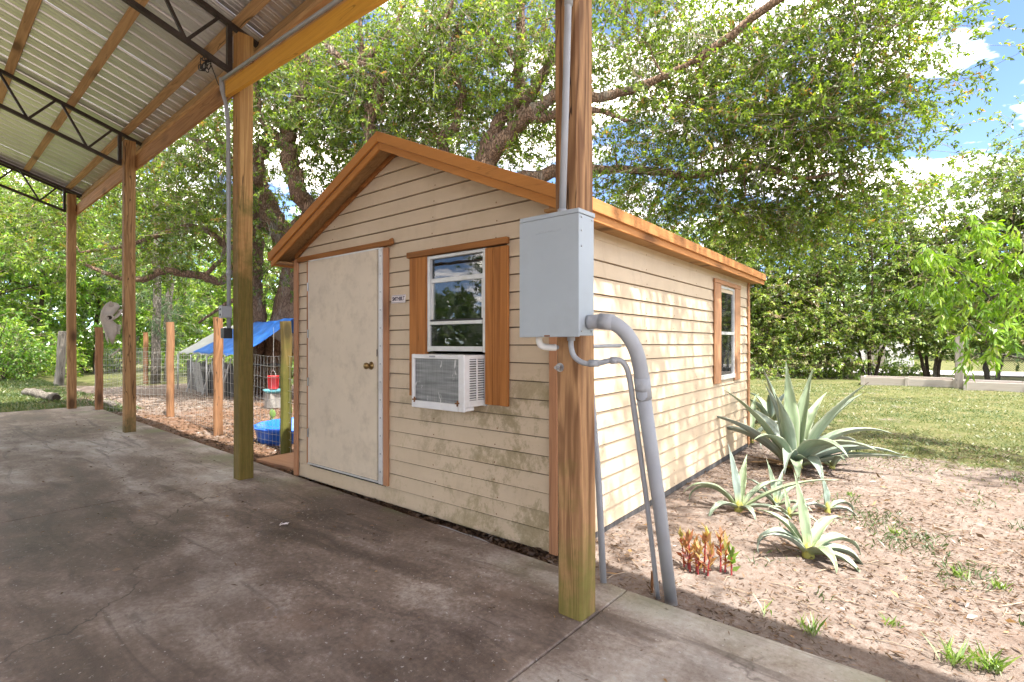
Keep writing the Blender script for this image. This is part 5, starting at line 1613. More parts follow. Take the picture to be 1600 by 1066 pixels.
lob1 = [(at(570, 190, 12.0), (1.8, 1.5, 1.1), 44), (at(500, 40, 11.0), (2.0, 1.6, 1.2), 40), (at(470, 110, 11.4), (2.2, 1.8, 1.6), 70), (at(390, 230, 12.6), (2.0, 1.8, 1.5), 60), (at(290, 250, 13.2), (2.2, 2.0, 1.6), 80), (at(180, 300, 13.6), (2.4, 2.0, 1.5), 80),
        (at(520, 230, 12.4), (1.7, 1.6, 1.3), 55), (at(330, 350, 13.0), (1.7, 1.4, 0.8), 42), (at(400, 60, 11.5), (2.3, 1.8, 1.5), 60), (at(560, 320, 13.2), (1.8, 1.5, 1.2), 36),
        (at(440, 410, 14.2), (1.4, 1.4, 0.9), 28), (at(250, 400, 13.0), (1.8, 1.3, 0.5), 30), (at(80, 330, 14.2), (2.0, 1.8, 1.6), 50), (at(300, 120, 12.8), (2.5, 2.0, 1.6), 45), (at(150, 150, 14.0), (2.8, 2.0, 2.0), 40)]
oak1.foliage(lob1, MAT['leaf_oak'], 0.088, 0.038, 17, 0.34, clump=11, twig_r=0.0038, cl_sigma=0.46)

# --- second oak, rising behind the shed and spreading over it
o2b = at(735, 600, 11.0); o2b[2] = GZ
oak2 = Tree("oak_tree", "spreading live oak rising behind the shed and arching over its roof", o2b, MAT['bark_oak'])
oak2.limb([w4(o2b[0], o2b[1], -0.2, 0.45), L4(738, 480, 11.0, 0.36), L4(742, 360, 10.9, 0.32), L4(752, 290, 10.8, 0.27), L4(764, 246, 10.6, 0.19), L4(805, 200, 10.2, 0.14), L4(830, 178, 9.9, 0.125), L4(868, 150, 9.5, 0.10), L4(935, 152, 9.1, 0.085), L4(1000, 136, 8.7, 0.07), L4(1050, 112, 8.4, 0.05), L4(1086, 96, 8.2, 0.03), L4(1120, 80, 8.0, 0.015)], "trunk", 14)
oak2.limb([L4(754, 270, 10.7, 0.24), L4(772, 205, 10.5, 0.145), L4(804, 162, 10.3, 0.125), L4(811, 138, 10.2, 0.11), L4(809, 95, 10.0, 0.095), L4(815, 60, 9.9, 0.10), L4(814, 10, 9.8, 0.08), L4(830, -60, 9.6, 0.06)], "limb", 12)
oak2.limb([L4(809, 95, 10.0, 0.08), L4(795, 78, 9.9, 0.06), L4(780, 70, 9.9, 0.045), L4(750, 40, 9.8, 0.03)], "limb", 8)
oak2.limb([L4(815, 190, 10.1, 0.15), L4(825, 160, 10.0, 0.12), L4(845, 122, 9.8, 0.10), L4(868, 80, 9.6, 0.085), L4(900, 20, 9.4, 0.07), L4(930, -50, 9.2, 0.05)], "limb", 10)
oak2.limb([L4(830, 178, 9.9, 0.12), L4(852, 185, 9.8, 0.10), L4(875, 177, 9.6, 0.08), L4(930, 172, 9.3, 0.05), L4(985, 190, 9.0, 0.03)], "limb", 10)
oak2.limb([L4(752, 290, 10.8, 0.18), L4(850, 275, 10.6, 0.14), L4(935, 265, 10.3, 0.085), L4(1020, 268, 10.0, 0.075), L4(1080, 275, 9.7, 0.065), L4(1130, 266, 9.4, 0.058), L4(1180, 262, 9.1, 0.05), L4(1222, 270, 8.9, 0.04), L4(1256, 279, 8.8, 0.035), L4(1310, 270, 8.6, 0.02)], "limb", 10)
oak2.limb([L4(746, 330, 10.9, 0.18), L4(690, 232, 10.8, 0.11), L4(710, 197, 10.7, 0.10), L4(720, 160, 10.6, 0.08), L4(724, 146, 10.5, 0.075), L4(712, 124, 10.4, 0.065), L4(702, 100, 10.3, 0.06), L4(705, 70, 10.2, 0.055), L4(728, 12, 10.0, 0.04), L4(740, -40, 9.9, 0.03)], "limb", 10)
oak2.limb([L4(742, 360, 10.9, 0.22), L4(640, 300, 10.9, 0.16), L4(584, 235, 10.8, 0.145), L4(577, 178, 10.6, 0.13), L4(591, 138, 10.5, 0.13), L4(563, 117, 10.3, 0.11), L4(537, 102, 10.1, 0.09), L4(520, 82, 10.0, 0.08), L4(502, 60, 9.9, 0.06), L4(478, 20, 9.7, 0.04)], "limb", 10)
oak2.limb([L4(592, 132, 10.5, 0.08), L4(620, 117, 10.3, 0.065), L4(642, 105, 10.2, 0.055), L4(665, 84, 10.1, 0.05), L4(673, 58, 10.0, 0.05), L4(687, 42, 9.9, 0.045), L4(703, 16, 9.8, 0.035), L4(715, -30, 9.7, 0.02)], "limb", 8)
oak2.limb([L4(560, 112, 10.3, 0.075), L4(565, 82, 10.2, 0.055), L4(563, 40, 10.1, 0.04), L4(560, -10, 10, 0.03)], "limb", 8)
oak2.limb([L4(561, 110, 10.3, 0.06), L4(595, 66, 10.1, 0.045), L4(618, 36, 10.0, 0.04), L4(640, -10, 9.9, 0.03)], "limb", 8)
# boughs reaching forward over the shed, above the picture
oak2.limb([L4(868, 80, 9.6, 0.10), w4(-3.6, 6.9, 7.2, 0.08), w4(-2.2, 5.6, 7.2, 0.06), w4(-1.0, 4.8, 6.9, 0.045), w4(0.2, 4.4, 6.4, 0.03), w4(0.8, 3.6, 6.1, 0.015)], "limb", 8)
oak2.limb([L4(1086, 96, 8.2, 0.07), w4(-1.2, 8.4, 6.6, 0.06), w4(0.0, 7.7, 6.7, 0.05), w4(1.3, 7.4, 6.4, 0.03)], "limb", 8)
lob2 = [(at(650, 40, 10.4), (1.9, 1.6, 1.3), 44), (at(640, 150, 11.4), (1.8, 1.5, 1.1), 44), (at(600, 90, 10.6), (2.2, 1.8, 1.7), 75), (at(700, 120, 10.8), (2.0, 1.8, 1.6), 70), (at(800, 60, 10.2), (2.2, 1.8, 1.6), 70), (at(930, 80, 9.8), (2.2, 1.8, 1.5), 75), (at(1050, 110, 9.4), (2.0, 1.8, 1.5), 75),
        (at(1170, 90, 9.0), (1.8, 1.7, 1.6), 80), (at(1290, 90, 8.8), (1.6, 1.6, 1.5), 70), (at(1355, 70, 8.6), (0.9, 1.2, 1.2), 40), (at(1335, 190, 8.8), (1.05, 1.2, 0.8), 40), (at(1230, 210, 9.2), (1.5, 1.5, 0.9), 52),
        (at(1050, 230, 9.8), (1.8, 1.6, 0.8), 55), (at(1000, 310, 10.6), (1.4, 1.3, 0.7), 36), (at(1120, 320, 10.2), (1.5, 1.4, 0.7), 46), (at(1240, 320, 9.8), (1.5, 1.4, 0.65), 44), (at(1180, 380, 10.8), (1.3, 1.2, 0.5), 26), (at(1320, 300, 9.2), (1.0, 1.1, 0.6), 24),
        (at(640, 220, 11.8), (1.8, 1.6, 1.2), 46), (at(860, 200, 10.8), (1.8, 1.6, 0.9), 46), (at(740, 190, 12.2), (2.0, 1.5, 1.2), 44),
        (at(1000, -10, 9.0), (2.2, 1.8, 1.0), 55), (at(1200, -30, 8.6), (2.0, 1.8, 1.0), 55), (at(1360, -20, 8.4), (0.9, 1.2, 0.9), 26), (at(700, -20, 10.0), (2.4, 1.8, 1.0), 50)]
oak2.foliage(lob2, MAT['leaf_oak'], 0.084, 0.036, 15, 0.32, clump=10, twig_r=0.0042, cl_sigma=0.45, tone_shift=0.0)
# sparse boughs over the shed that dapple its sunny wall
lob2b = [((0.7, 3.2, 6.1), (1.0, 0.7, 0.5), 24), ((0.95, 4.3, 6.4), (1.0, 0.7, 0.5), 24), ((0.6, 5.4, 6.2), (1.0, 0.7, 0.5), 25), ((0.7, 6.5, 6.5), (1.0, 0.7, 0.5), 25), ((-0.3, 4.6, 6.6), (0.8, 1.2, 0.5), 14), ((-2.0, 5.9, 7.0), (1.5, 1.5, 0.8), 20), ((0.6, 7.9, 6.4), (1.3, 1.0, 0.6), 18)]
oak2.foliage(lob2b, MAT['leaf_oak'], 0.085, 0.036, 12, 0.34, clump=7, twig_r=0.004, cl_sigma=0.34, cut=lambda c: np.array([(((p[:2] @ FWD[:2]) < 0.2) or ((p[2] - CAM_H) / max(0.2, p[:2] @ FWD[:2]) > 0.72)) for p in c]))

# moss hanging in the oaks
def moss(tree, spots):
    V, Q = [], []
    k0 = 0
    for (c, n, ln) in spots:
        for _ in range(n):
            p = np.array(c) + rng.normal(0, 0.14, 3) * np.array([1, 1, 0.4])
            L = ln * rng.uniform(0.4, 1.1); m = 7
            ph = rng.uniform(0, 6.28, 2); w = 0.006
            side = unit(rng.normal(0, 1, 3) * np.array([1, 1, 0]))
            for j in range(m):
                f = j / (m - 1)
                q = p + np.array([0.03 * math.sin(f * 7 + ph[0]), 0.03 * math.cos(f * 6 + ph[1]), -L * f])
                V += [q - side * w * (1 - 0.6 * f), q + side * w * (1 - 0.6 * f)]
            for j in range(m - 1):
                Q.append((k0 + 2 * j, k0 + 2 * j + 1, k0 + 2 * j + 3, k0 + 2 * j + 2))
            k0 += 2 * m
    np_mesh("hanging_moss", np.array(V) - tree.base, np.array(Q), MAT['moss'], tree.root, kind="stuff")
moss(oak1, [(at(350, 262, 12.6), 60, 1.1), (at(344, 300, 12.8), 40, 0.8), (at(405, 150, 11.5), 40, 0.7), (at(430, 345, 13.0), 35, 0.6), (at(300, 345, 13.1), 30, 0.5), (at(180, 375, 12.8), 40, 0.5)])
moss(oak2, [(at(1000, 100, 8.9), 40, 0.7), (at(1100, 40, 8.4), 40, 0.6), (at(1180, 250, 9.1), 40, 0.6), (at(560, 110, 10.3), 30, 0.7), (at(1240, 330, 9.6), 40, 0.6)])

# --- tree at the right edge, mostly outside the picture; its shade falls across the lawn
rb_ = (6.6, 9.6, GZ)
rt_ = Tree("elm_tree", "fine leaved tree whose branch reaches in from the upper right edge", rb_, MAT['bark_grey'])
rt_.limb([w4(6.6, 9.6, -0.2, 0.22), w4(6.5, 9.5, 1.5, 0.18), w4(6.2, 9.5, 3.2, 0.15), w4(6.0, 9.3, 5.0, 0.10), w4(5.6, 9.1, 6.6, 0.05)], "trunk", 12)
rt_.limb([w4(6.2, 9.5, 3.2, 0.10), w4(5.4, 9.6, 4.2, 0.06), w4(4.7, 9.6, 4.8, 0.04), w4(4.0, 9.7, 5.2, 0.02)], "limb", 8)
rt_.limb([w4(6.3, 9.5, 2.8, 0.10), w4(5.9, 8.4, 4.0, 0.07), w4(5.0, 7.6, 5.0, 0.04), w4(4.3, 7.4, 5.6, 0.02)], "limb", 8)
rt_.foliage([((6.2, 9.2, 6.2), (2.0, 2.0, 1.6), 60), ((5.0, 9.6, 4.6), (0.9, 1.0, 0.7), 22), (at(1605, 220, 10.6), (0.5, 0.5, 0.7), 9), (at(1595, 285, 10.8), (0.5, 0.5, 0.3), 5), ((5.6, 7.6, 5.6), (1.5, 1.3, 0.9), 40), ((4.6, 7.2, 6.3), (1.2, 1.0, 0.6), 22), ((3.0, 7.6, 6.2), (1.3, 0.5, 0.6), 26), ((4.0, 6.6, 5.8), (1.0, 0.5, 0.5), 18), ((1.9, 9.0, 6.6), (0.7, 0.5, 0.5), 12)],
             MAT['leaf_hedge'], 0.07, 0.034, 14, 0.28, clump=7, twig_r=0.003, cl_sigma=0.24, cut=lambda c: np.array([((p[:2] @ RGT[:2]) / max(0.1, p[:2] @ FWD[:2]) > 0.985) for p in c]))

# --- peach tree at the right edge, near
pb_ = (3.95, 5.55, GZ)
pt = Tree("peach_tree", "young peach tree with long drooping bright green leaves at the right edge", pb_, MAT['bark_grey'])
pt.limb([w4(3.95, 5.55, -0.1, 0.06), w4(3.9, 5.55, 0.7, 0.05), w4(3.8, 5.6, 1.2, 0.04), w4(3.6, 5.75, 1.7, 0.02), w4(3.35, 5.9, 2.3, 0.01)], "trunk", 10)
pt.limb([w4(3.9, 5.55, 0.8, 0.035), L4(1585, 515, 6.9, 0.02), L4(1560, 480, 6.9, 0.016), L4(1520, 440, 6.9, 0.012), L4(1470, 410, 6.9, 0.008), L4(1425, 390, 6.9, 0.005)], "limb", 8)
pt.limb([w4(3.8, 5.6, 1.2, 0.03), L4(1590, 450, 6.7, 0.016), L4(1560, 400, 6.7, 0.012), L4(1530, 370, 6.7, 0.008), L4(1505, 345, 6.7, 0.005)], "limb", 8)
pt.limb([w4(3.9, 5.55, 0.6, 0.03), L4(1595, 560, 6.6, 0.014), L4(1575, 545, 6.6, 0.01), L4(1530, 520, 6.7, 0.006)], "limb", 8)
pcl = [(1430, 392, 6.9), (1455, 408, 6.9), (1480, 420, 6.95), (1505, 432, 6.9), (1530, 445, 6.9), (1500, 460, 7.0), (1475, 450, 6.9), (1508, 350, 6.7), (1525, 366, 6.7), (1545, 385, 6.7), (1570, 410, 6.7), (1590, 392, 6.6), (1595, 440, 6.7), (1560, 455, 6.8), (1520, 490, 6.8), (1545, 500, 6.8), (1580, 480, 6.7), (1560, 530, 6.6), (1590, 520, 6.6), (1525, 520, 6.7), (1540, 545, 6.7), (1595, 350, 6.6), (1610, 480, 6.5), (1620, 420, 6.5), (1450, 440, 6.9), (1490, 480, 6.9)]
pt.foliage([(at(*p), (0.13, 0.13, 0.09), 2) for p in pcl] + [((3.9, 5.6, 2.0), (0.6, 0.6, 0.7), 26)], MAT['leaf_peach'], 0.15, 0.034, 12, 0.20, droop=0.7, clump=3, twig_r=0.003, cl_sigma=0.10, branch_r=0.008, hang=0.3, gaps=False)

# --- hedge trees across the lawn, in front of the road
hedge_x = [(-8.6, 21.5, 6.6), (-6.9, 22.6, 7.4), (-5.0, 23.4, 6.9), (-3.2, 24.3, 7.7), (-1.5, 24.8, 7.3), (0.4, 25.5, 8.0), (2.2, 26.2, 9.0), (4.2, 26.8, 8.4), (6.2, 27.4, 9.0), (8.4, 28.2, 8.6), (-10.6, 20.8, 7.4)]
hl = ["glossy hedge tree nearest the shed's back corner", "dense hedge tree next in the row, just right of the shed", "bushy hedge tree above the big agave", "hedge tree above the left end of the left raised bed", "hedge tree with dark stems behind the left raised bed", "hedge tree with forked dark stems left of the lawn post", "tall rounded hedge tree rising right behind the lawn post", "hedge tree behind the chain link fence and the peach tree", "tall hedge tree at the picture's right edge", "hedge tree beyond the right edge of the picture", "hedge tree hidden mostly behind the shed"]
for (x, y, h), lab in zip(hedge_x, hl):
    h *= 1.0
    tt = Tree("hedge_tree", lab, (x, y, GZ), MAT['bark_dark'], group="hedge trees along the road")
    for k in range(4):
        a = k * 1.6 + x
        ox, oy = 0.18 * math.cos(a), 0.18 * math.sin(a)
        tt.limb([w4(x + ox, y + oy, -0.1, 0.075), w4(x + ox * 2.0, y + oy * 2, 0.9, 0.06), w4(x + ox * 3.4 + rng.normal(0, .1), y + oy * 3, 2.0, 0.05), w4(x + ox * 4.5 + rng.normal(0, .2), y + oy * 4, h * 0.7, 0.025)], "stem", 6)
    lob = [((x + rng.normal(0, .3), y + rng.normal(0, .3), h * 0.72), (1.55, 1.3, h * 0.28), 84), ((x - 0.7, y - 0.2, h * 0.42), (1.1, 1.1, h * 0.22), 46), ((x + 0.7, y - 0.3, h * 0.44), (1.1, 1.1, h * 0.22), 46), ((x, y - 0.6, 1.45 if x < -2.4 else 1.9), (1.3, 0.8, 0.9 if x < -2.4 else 0.7), 38)] + ([((x + 0.4, y - 0.9, 0.55), (1.2, 0.4, 0.4), 12)] if x < -2.4 else [])
    tt.foliage(lob, MAT['leaf_hedge'], 0.135, 0.066, 16, 0.36, clump=9, twig_r=0.006, cl_sigma=0.40, tone_shift=rng.normal(0.06, 0.08), branch_r=0.02)

# --- trees beyond the run on the left
def broad_tree(name, label, px, z, h, w, mat, n, leaf=0.14, shift=0.0, bark='bark_dark', lean=0.0, crown_low=0.3, tr=0.10, group="trees beyond the poultry run"):
    p = at(px, 560, z); x, y = p[0], p[1]
    tt = Tree(name, label, (x, y, GZ), MAT[bark], group=group)
    tt.limb([w4(x, y, -0.1, tr), w4(x + lean * 0.2, y, h * 0.25, tr * 0.85), w4(x + lean * 0.5, y + 0.1, h * 0.5, tr * 0.7), w4(x + lean, y, h * 0.85, tr * 0.25)], "trunk", 8)
    for k in range(5):
        a = k * 1.256 + px
        zz = h * (crown_low + 0.1 + 0.08 * k)
        tt.limb([w4(x + lean * 0.5, y, zz, tr * 0.45), w4(x + lean * 0.5 + w * 0.4 * math.cos(a), y + w * 0.4 * math.sin(a), zz + 0.5, tr * 0.25), w4(x + lean * 0.5 + w * 0.75 * math.cos(a), y + w * 0.75 * math.sin(a), zz + 0.8, tr * 0.1)], "limb", 6)
    lob = []
    for k in range(7):
        a = k * 2.4 + px
        f = k / 6
        rr = w * 0.55 * math.sin(math.pi * (0.25 + 0.65 * f))
        lob.append(((x + lean * f + rr * math.cos(a), y + rr * math.sin(a), h * (crown_low + (1 - crown_low) * 0.9 * f)), (w * 0.5, w * 0.5, h * 0.13), n))
    tt.foliage(lob, mat, leaf, leaf * 0.48, 13, 0.45, clump=7, twig_r=0.006, cl_sigma=0.42, tone_shift=shift, branch_r=0.03)


LT = [("maple_tree", "bright green tree with low leafy boughs left of the farthest carport post", 60, 21.0, 7.5, 3.0, 'leaf_bright', 26, .16, 0.12, 'bark_dark', 0.4, .28),
      ("maple_tree", "bright leafy tree at the picture's left edge", -25, 19.0, 7.0, 3.0, 'leaf_bright', 26, .16, 0.15, 'bark_dark', -0.3, .25),
      ("maple_tree", "bright green tree showing between the two farthest carport posts", 150, 23.0, 8.0, 2.8, 'leaf_bright', 26, .16, 0.05, 'bark_dark', 0.2, .25),
      ("broadleaf_tree", "mid green tree beyond the fence between the second and third posts", 285, 26.0, 8.5, 3.2, 'leaf_bright', 26, .17, -0.02, 'bark_dark', 0.0, .22),
      ("broadleaf_tree", "yellowish green tree seen right above the tarp shelter", 345, 22.0, 4.6, 2.4, 'leaf_bright', 22, .15, 0.25, 'bark_dark', 0.3, .25),
      ("broadleaf_tree", "green tree behind the oak trunks, left of the shed corner", 440, 24.0, 7.5, 3.0, 'leaf_bright', 24, .16, 0.0, 'bark_dark', 0.0, .15),
      ("broadleaf_tree", "tall hazy tree far behind the run, above the third post", 215, 34.0, 12.0, 4.2, 'far_leaf', 26, .24, 0.1, 'bark_grey', 0.0, .3),
      ("broadleaf_tree", "tall tree far back over the slab's far end", 80, 32.0, 12.5, 4.5, 'far_leaf', 26, .24, 0.0, 'bark_grey', 0.0, .3),
      ("broadleaf_tree", "tall tree far back at the left edge under the roof", -40, 30.0, 12.0, 4.5, 'far_leaf', 24, .24, 0.0, 'bark_grey', 0.0, .3),
      ("broadleaf_tree", "tall tree far behind the tarp shelter", 370, 36.0, 12.0, 4.5, 'far_leaf', 26, .24, 0.05, 'bark_grey', 0.0, .3)]
for a in LT:
    broad_tree(a[0], a[1], a[2], a[3], a[4], a[5], MAT[a[6]], a[7], a[8], a[9], a[10], a[11], a[12])

def pine(px, z, h, label):
    p = at(px, 560, z); x, y = p[0], p[1]
    tt = Tree("pine_tree", label, (x, y, GZ), MAT['bark_grey'], group="pines beyond the poultry run")
    tt.limb([w4(x, y, -0.1, 0.15), w4(x + 0.1, y, h * 0.4, 0.12), w4(x, y, h * 0.75, 0.09), w4(x + 0.1, y, h, 0.03)], "trunk", 8)
    lob = [((x + 0.9 * math.cos(k * 2.2), y + 0.9 * math.sin(k * 2.2), h * (0.22 + 0.1 * k)), (0.7, 0.7, 0.35), 7) for k in range(8)]
    tt.foliage(lob, MAT['leaf_pine'], 0.26, 0.012, 40, 0.20, clump=3, twig_r=0.008, cl_sigma=0.20, branch_r=0.02, axis_tight=0.35)
pine(243, 17.5, 9.0, "slender pine with grey trunk behind the third carport post and skull")
pine(262, 19.0, 7.5, "pine with soft needles just left of the tarp shelter")

# undergrowth thicket at the far left and low shrubs behind the run
def shrub(px, z, h, w, mat, label, n, leaf=0.10, shift=0.0, py=None, group="shrubs round the yard", name="shrub"):
    p = at(px, 560, z); x, y = p[0], p[1]
    gzv = gz_at(x, y)
    tt = Tree(name, label, (x, y, gzv), MAT['bark_dark'], cat="shrub", group=group)
    for k in range(4):
        a = k * 1.57 + px
        tt.limb([w4(x, y, gzv - 0.05, 0.025), w4(x + w * .15 * math.cos(a), y + w * .15 * math.sin(a), gzv + h * .4, 0.018), w4(x + w * .35 * math.cos(a), y + w * .35 * math.sin(a), gzv + h * .8, 0.008)], "stem", 5)
    tt.foliage([((x, y, gzv + h * 0.5), (w * .55, w * .55, h * .5), n)], mat, leaf, leaf * .45, 12, 0.28, clump=5, twig_r=0.004, cl_sigma=0.22, tone_shift=shift, branch_r=0.012)
SB = [(8, 17, 1.9, 2.2, 'leaf_bright', "dark green thicket shrub at the left edge past the slab", 60, .11, -0.15), (45, 18.5, 1.5, 2.2, 'leaf_bright', "sunlit yellow green shrub left of the dead trunk", 60, .11, 0.3),
      (75, 20.5, 1.7, 2.0, 'leaf_bright', "yellow green shrub right behind the dead trunk", 50, .11, 0.28), (-20, 16, 2.4, 2.4, 'leaf_bright', "tall thicket shrub just outside the left edge", 50, .11, 0.0),
      (135, 24, 1.6, 2.4, 'leaf_bright', "pale green shrub beyond the farthest fence post", 50, .13, 0.15), (180, 25, 1.5, 2.4, 'leaf_bright', "green shrub beyond the fence under the skull", 50, .13, 0.1),
      (240, 27, 1.6, 2.6, 'leaf_bright', "green shrub beyond the fence left of the shelter", 50, .13, 0.1), (300, 25, 1.7, 2.4, 'leaf_bright', "pale shrub behind the shelter's left end", 50, .13, 0.2),
      (420, 21, 1.8, 2.4, 'leaf_bright', "bright shrub seen through the shelter's open end", 55, .12, 0.2), (455, 20, 1.9, 2.4, 'leaf_bright', "bright shrub right beside the shed's left edge", 55, .12, 0.1),
      (1190, 19.8, 0.75, 1.5, 'leaf_hedge', "low ferny shrub by the shed's back corner", 26, .12, 0.1), (1255, 20.3, 0.6, 1.4, 'leaf_hedge', "low shrub behind the tips of the big agave", 22, .12, 0.15),
      (1310, 21.0, 0.6, 1.4, 'leaf_hedge', "low shrub just left of the left raised bed", 22, .12, 0.1), (1375, 21.8, 0.6, 1.3, 'weed', "pale fern clump behind the left raised bed", 18, .12, 0.1), (1420, 22.2, 0.55, 1.2, 'weed', "small fern clump behind the raised bed's middle", 16, .12, 0.1)]
for a in SB:
    shrub(a[0], a[1], a[2], a[3], MAT[a[4]], a[5], a[6], a[7], a[8])

# woodland all round, far enough to read as one mass
def woodland():
    n = 42000
    az = rng.uniform(0, 2 * math.pi, n)
    r = rng.uniform(52, 80, n)
    h = (7.0 + 2.2 * np.sin(az * 9) + 1.4 * np.sin(az * 23 + 1) + 0.9 * np.sin(az * 57)) * (r / 66)
    z = rng.random(n) ** 0.75 * h
    c = np.stack([r * np.cos(az), r * np.sin(az), z], -1)
    v, q = leaf_arrays(c, rng.normal(0, 1, (n, 3)), rng.uniform(0.8, 1.7, n), rng.uniform(0.5, 1.0, n))
    np_mesh("far_woodland", v, q, MAT['far_leaf'], None, attr=np.clip(rng.normal(0.5, 0.22, n), 0, 1), kind="stuff", label="far belt of woodland round the property", cat="woodland")
woodland()
# trees on the open side of the carport (mirrored in the shed's front window)
for k, (x, y, h, w) in enumerate([(-9.5, -17.0, 8.5, 3.4), (-15.0, -15.0, 7.5, 3.2), (-5.0, -20.0, 9.0, 3.6), (-20.0, -19.0, 9.0, 3.6)]):
    tt = Tree("yard_tree", ["leafy tree across the carport mirrored in the middle of the front window", "leafy tree across the carport mirrored in the left of the front window", "leafy tree across the carport mirrored at the right of the front window", "far leafy tree across the carport, outside the picture"][k], (x, y, GZ), MAT['bark_grey'], group="trees on the open side of the carport")
    tt.limb([w4(x, y, -0.1, 0.16), w4(x + .1, y, h * .4, 0.12), w4(x, y, h * .85, 0.04)], "trunk", 8)
    tt.foliage([((x, y, h * .68), (w * .8, w * .8, h * .25), 60), ((x + 1, y, h * .42), (w * .7, w * .7, h * .14), 36)], MAT['far_leaf'], 0.2, 0.1, 10, 0.45, clump=5, twig_r=0, cl_sigma=0.45, tone_shift=0.05, branch_r=0.03)

# ------------------------------------------------------------------ agaves
def agave_leaf(root, az, el, L, W, curl, roll=0.0, mat='agave', base_r=0.03, fold=0.35, late=1.6):
    """one thick channelled leaf; el = rise at the base in degrees, curl = how many degrees it bends over"""
    ns, nc = 14, 5
    a = rad(az)
    out = np.array([math.cos(a), math.sin(a), 0.0]); side = np.array([-math.sin(a), math.cos(a), 0.0])
    p = out * base_r + np.array([0, 0, 0.03])
    verts, uv = [], []
    for i in range(ns + 1):
        f = i / ns
        ang = rad(el - curl * f ** late)
        d = out * math.cos(ang) + np.array([0, 0, 1]) * math.sin(ang)
        nrm = -out * math.sin(ang) + np.array([0, 0, 1]) * math.cos(ang)
        if i: p = p + d * L / ns
        w = W * (0.62 + 0.75 * math.sin(math.pi * min(1, f * 0.95 + 0.06)) ** 0.9) / 1.35
        w *= (1 - max(0, f - 0.45) / 0.55) ** 0.85 if f > 0.45 else 1.0
        w = max(w, 0.002)
        th = 0.016 * (1 - f) ** 0.8 * (W / 0.1) + 0.0015
        sd = side * math.cos(roll * f) + nrm * math.sin(roll * f)
        for k in range(nc):
            u = k / (nc - 1) * 2 - 1
            verts.append(p + sd * u * w / 2 + nrm * (abs(u) ** 1.5) * w * fold + nrm * 0.004 * math.sin(f * 19 + k)); uv.append((k / (nc - 1), f))
        for k in range(nc):
            u = k / (nc - 1) * 2 - 1
            verts.append(p + sd * u * w / 2 + nrm * ((abs(u) ** 1.5) * w * fold - th * (1 - u * u * 0.85))); uv.append((k / (nc - 1), f))
    m = MB(); m.v = [tuple(map(float, v)) for v in verts]
    R_ = 2 * nc
    for i in range(ns):
        for k in range(nc - 1):
            q = i * R_ + k
            m.f.append((q, q + 1, q + 1 + R_, q + R_))
            q2 = i * R_ + nc + k
            m.f.append((q2 + 1, q2, q2 + R_, q2 + 1 + R_))
        for (ka, kb) in ((0, nc), (nc - 1, 2 * nc - 1)):
            m.f.append((i * R_ + ka, i * R_ + R_ + ka, i * R_ + R_ + kb, i * R_ + kb))
    me = m.mesh("leaf")
    ul = me.uv_layers.new(name="UVMap")
    for lp_ in me.loops: ul.data[lp_.index].uv = uv[lp_.vertex_index]
    me.materials.append(MAT[mat])
    bm = bmesh.new(); bm.from_mesh(me); bmesh.ops.recalc_face_normals(bm, faces=bm.faces); bm.to_mesh(me); bm.free()
    me.polygons.foreach_set("use_smooth", [True] * len(me.polygons))
    return link("leaf", me, root)


# world azimuth of picture right is +38.4 deg, of "away" 128.4
PR, PA = 38.4, 128.4
def agave(px, py, label, leaves, name="agave_plant", core=0.03, dz=0.0):
    z = (CAM_H - GZ) / ((py - 536) / 800)
    p = at(px, py, z)
    r = empty(name, (p[0], p[1], gz_at(p[0], p[1]) + dz), 0, label, "agave", "agaves beside the shed")
    for (side, el, L, W, curl, *rest) in leaves:
        agave_leaf(r, PR + side + rng.normal(0, 5), el, L * 1.06, W * (1.12 if core > 0.05 else 0.98), curl * rng.uniform(0.85, 1.2), rest[0] if rest else 0.0, base_r=core * 0.6, late=rest[1] if len(rest) > 1 else 1.6)
    for k in range(int(core * 70)):
        agave_leaf(r, rng.uniform(0, 360), rng.uniform(-4, 14), core * rng.uniform(3.5, 6.5), core * 0.9, rng.uniform(0, 14), rng.normal(0, 0.5), mat='agave_dry', base_r=core * 0.6, fold=0.15)
    MB().lathe([(core * 0.9, -0.06), (core * 1.1, 0.0), (core * 0.9, 0.05), (core * 0.4, 0.08), (0.0, 0.09)], 10).build("core", MAT['leaf_core'], r, smooth=True)
    return r
MAT['leaf_core'] = M_plain("agave_core", (0.33, 0.32, 0.07), 0.6, 0, 0.3, 14)
# azimuths below: 0 = picture right, 90 = away, 180 = left, 270 = towards the camera
big = [(80, 82, 1.15, .15, 8), (30, 76, 1.12, .14, 14), (140, 80, 1.10, .15, 8), (200, 76, .95, .13, 20), (320, 66, 1.10, .16, 20), (10, 56, 1.10, .14, 30), (355, 50, 1.05, .13, 80), (20, 44, 1.0, .12, 95), (340, 34, .95, .12, 48),
       (165, 62, 1.05, .13, 30), (185, 46, 1.15, .12, 40), (210, 55, .85, .12, 70), (235, 48, .75, .12, 100), (285, 62, .8, .15, 110), (270, 40, .62, .14, 120), (300, 48, .9, .13, 70), (60, 50, 1.0, .12, 50), (110, 55, 1.05, .13, 60), (150, 45, 1.1, .12, 70), (335, 20, 1.0, .10, 26), (250, 30, .65, .11, 90), (225, 70, .95, .13, 25), (40, 62, 1.05, .13, 34)]
agave(1240, 728, "largest blue grey agave near the shed's right wall", big, core=0.09)
agave(1155, 800, "middle agave with one arching leaf nearest the shed wall", [(150, 48, .52, .075, 120), (95, 80, .50, .075, 10), (60, 66, .46, .075, 30), (20, 42, .50, .06, 45), (200, 30, .40, .06, 110), (330, 22, .38, .055, 60), (170, 58, .5, .055, 120), (275, 30, .25, .05, 100), (350, 35, .75, .05, 40)], core=0.035)
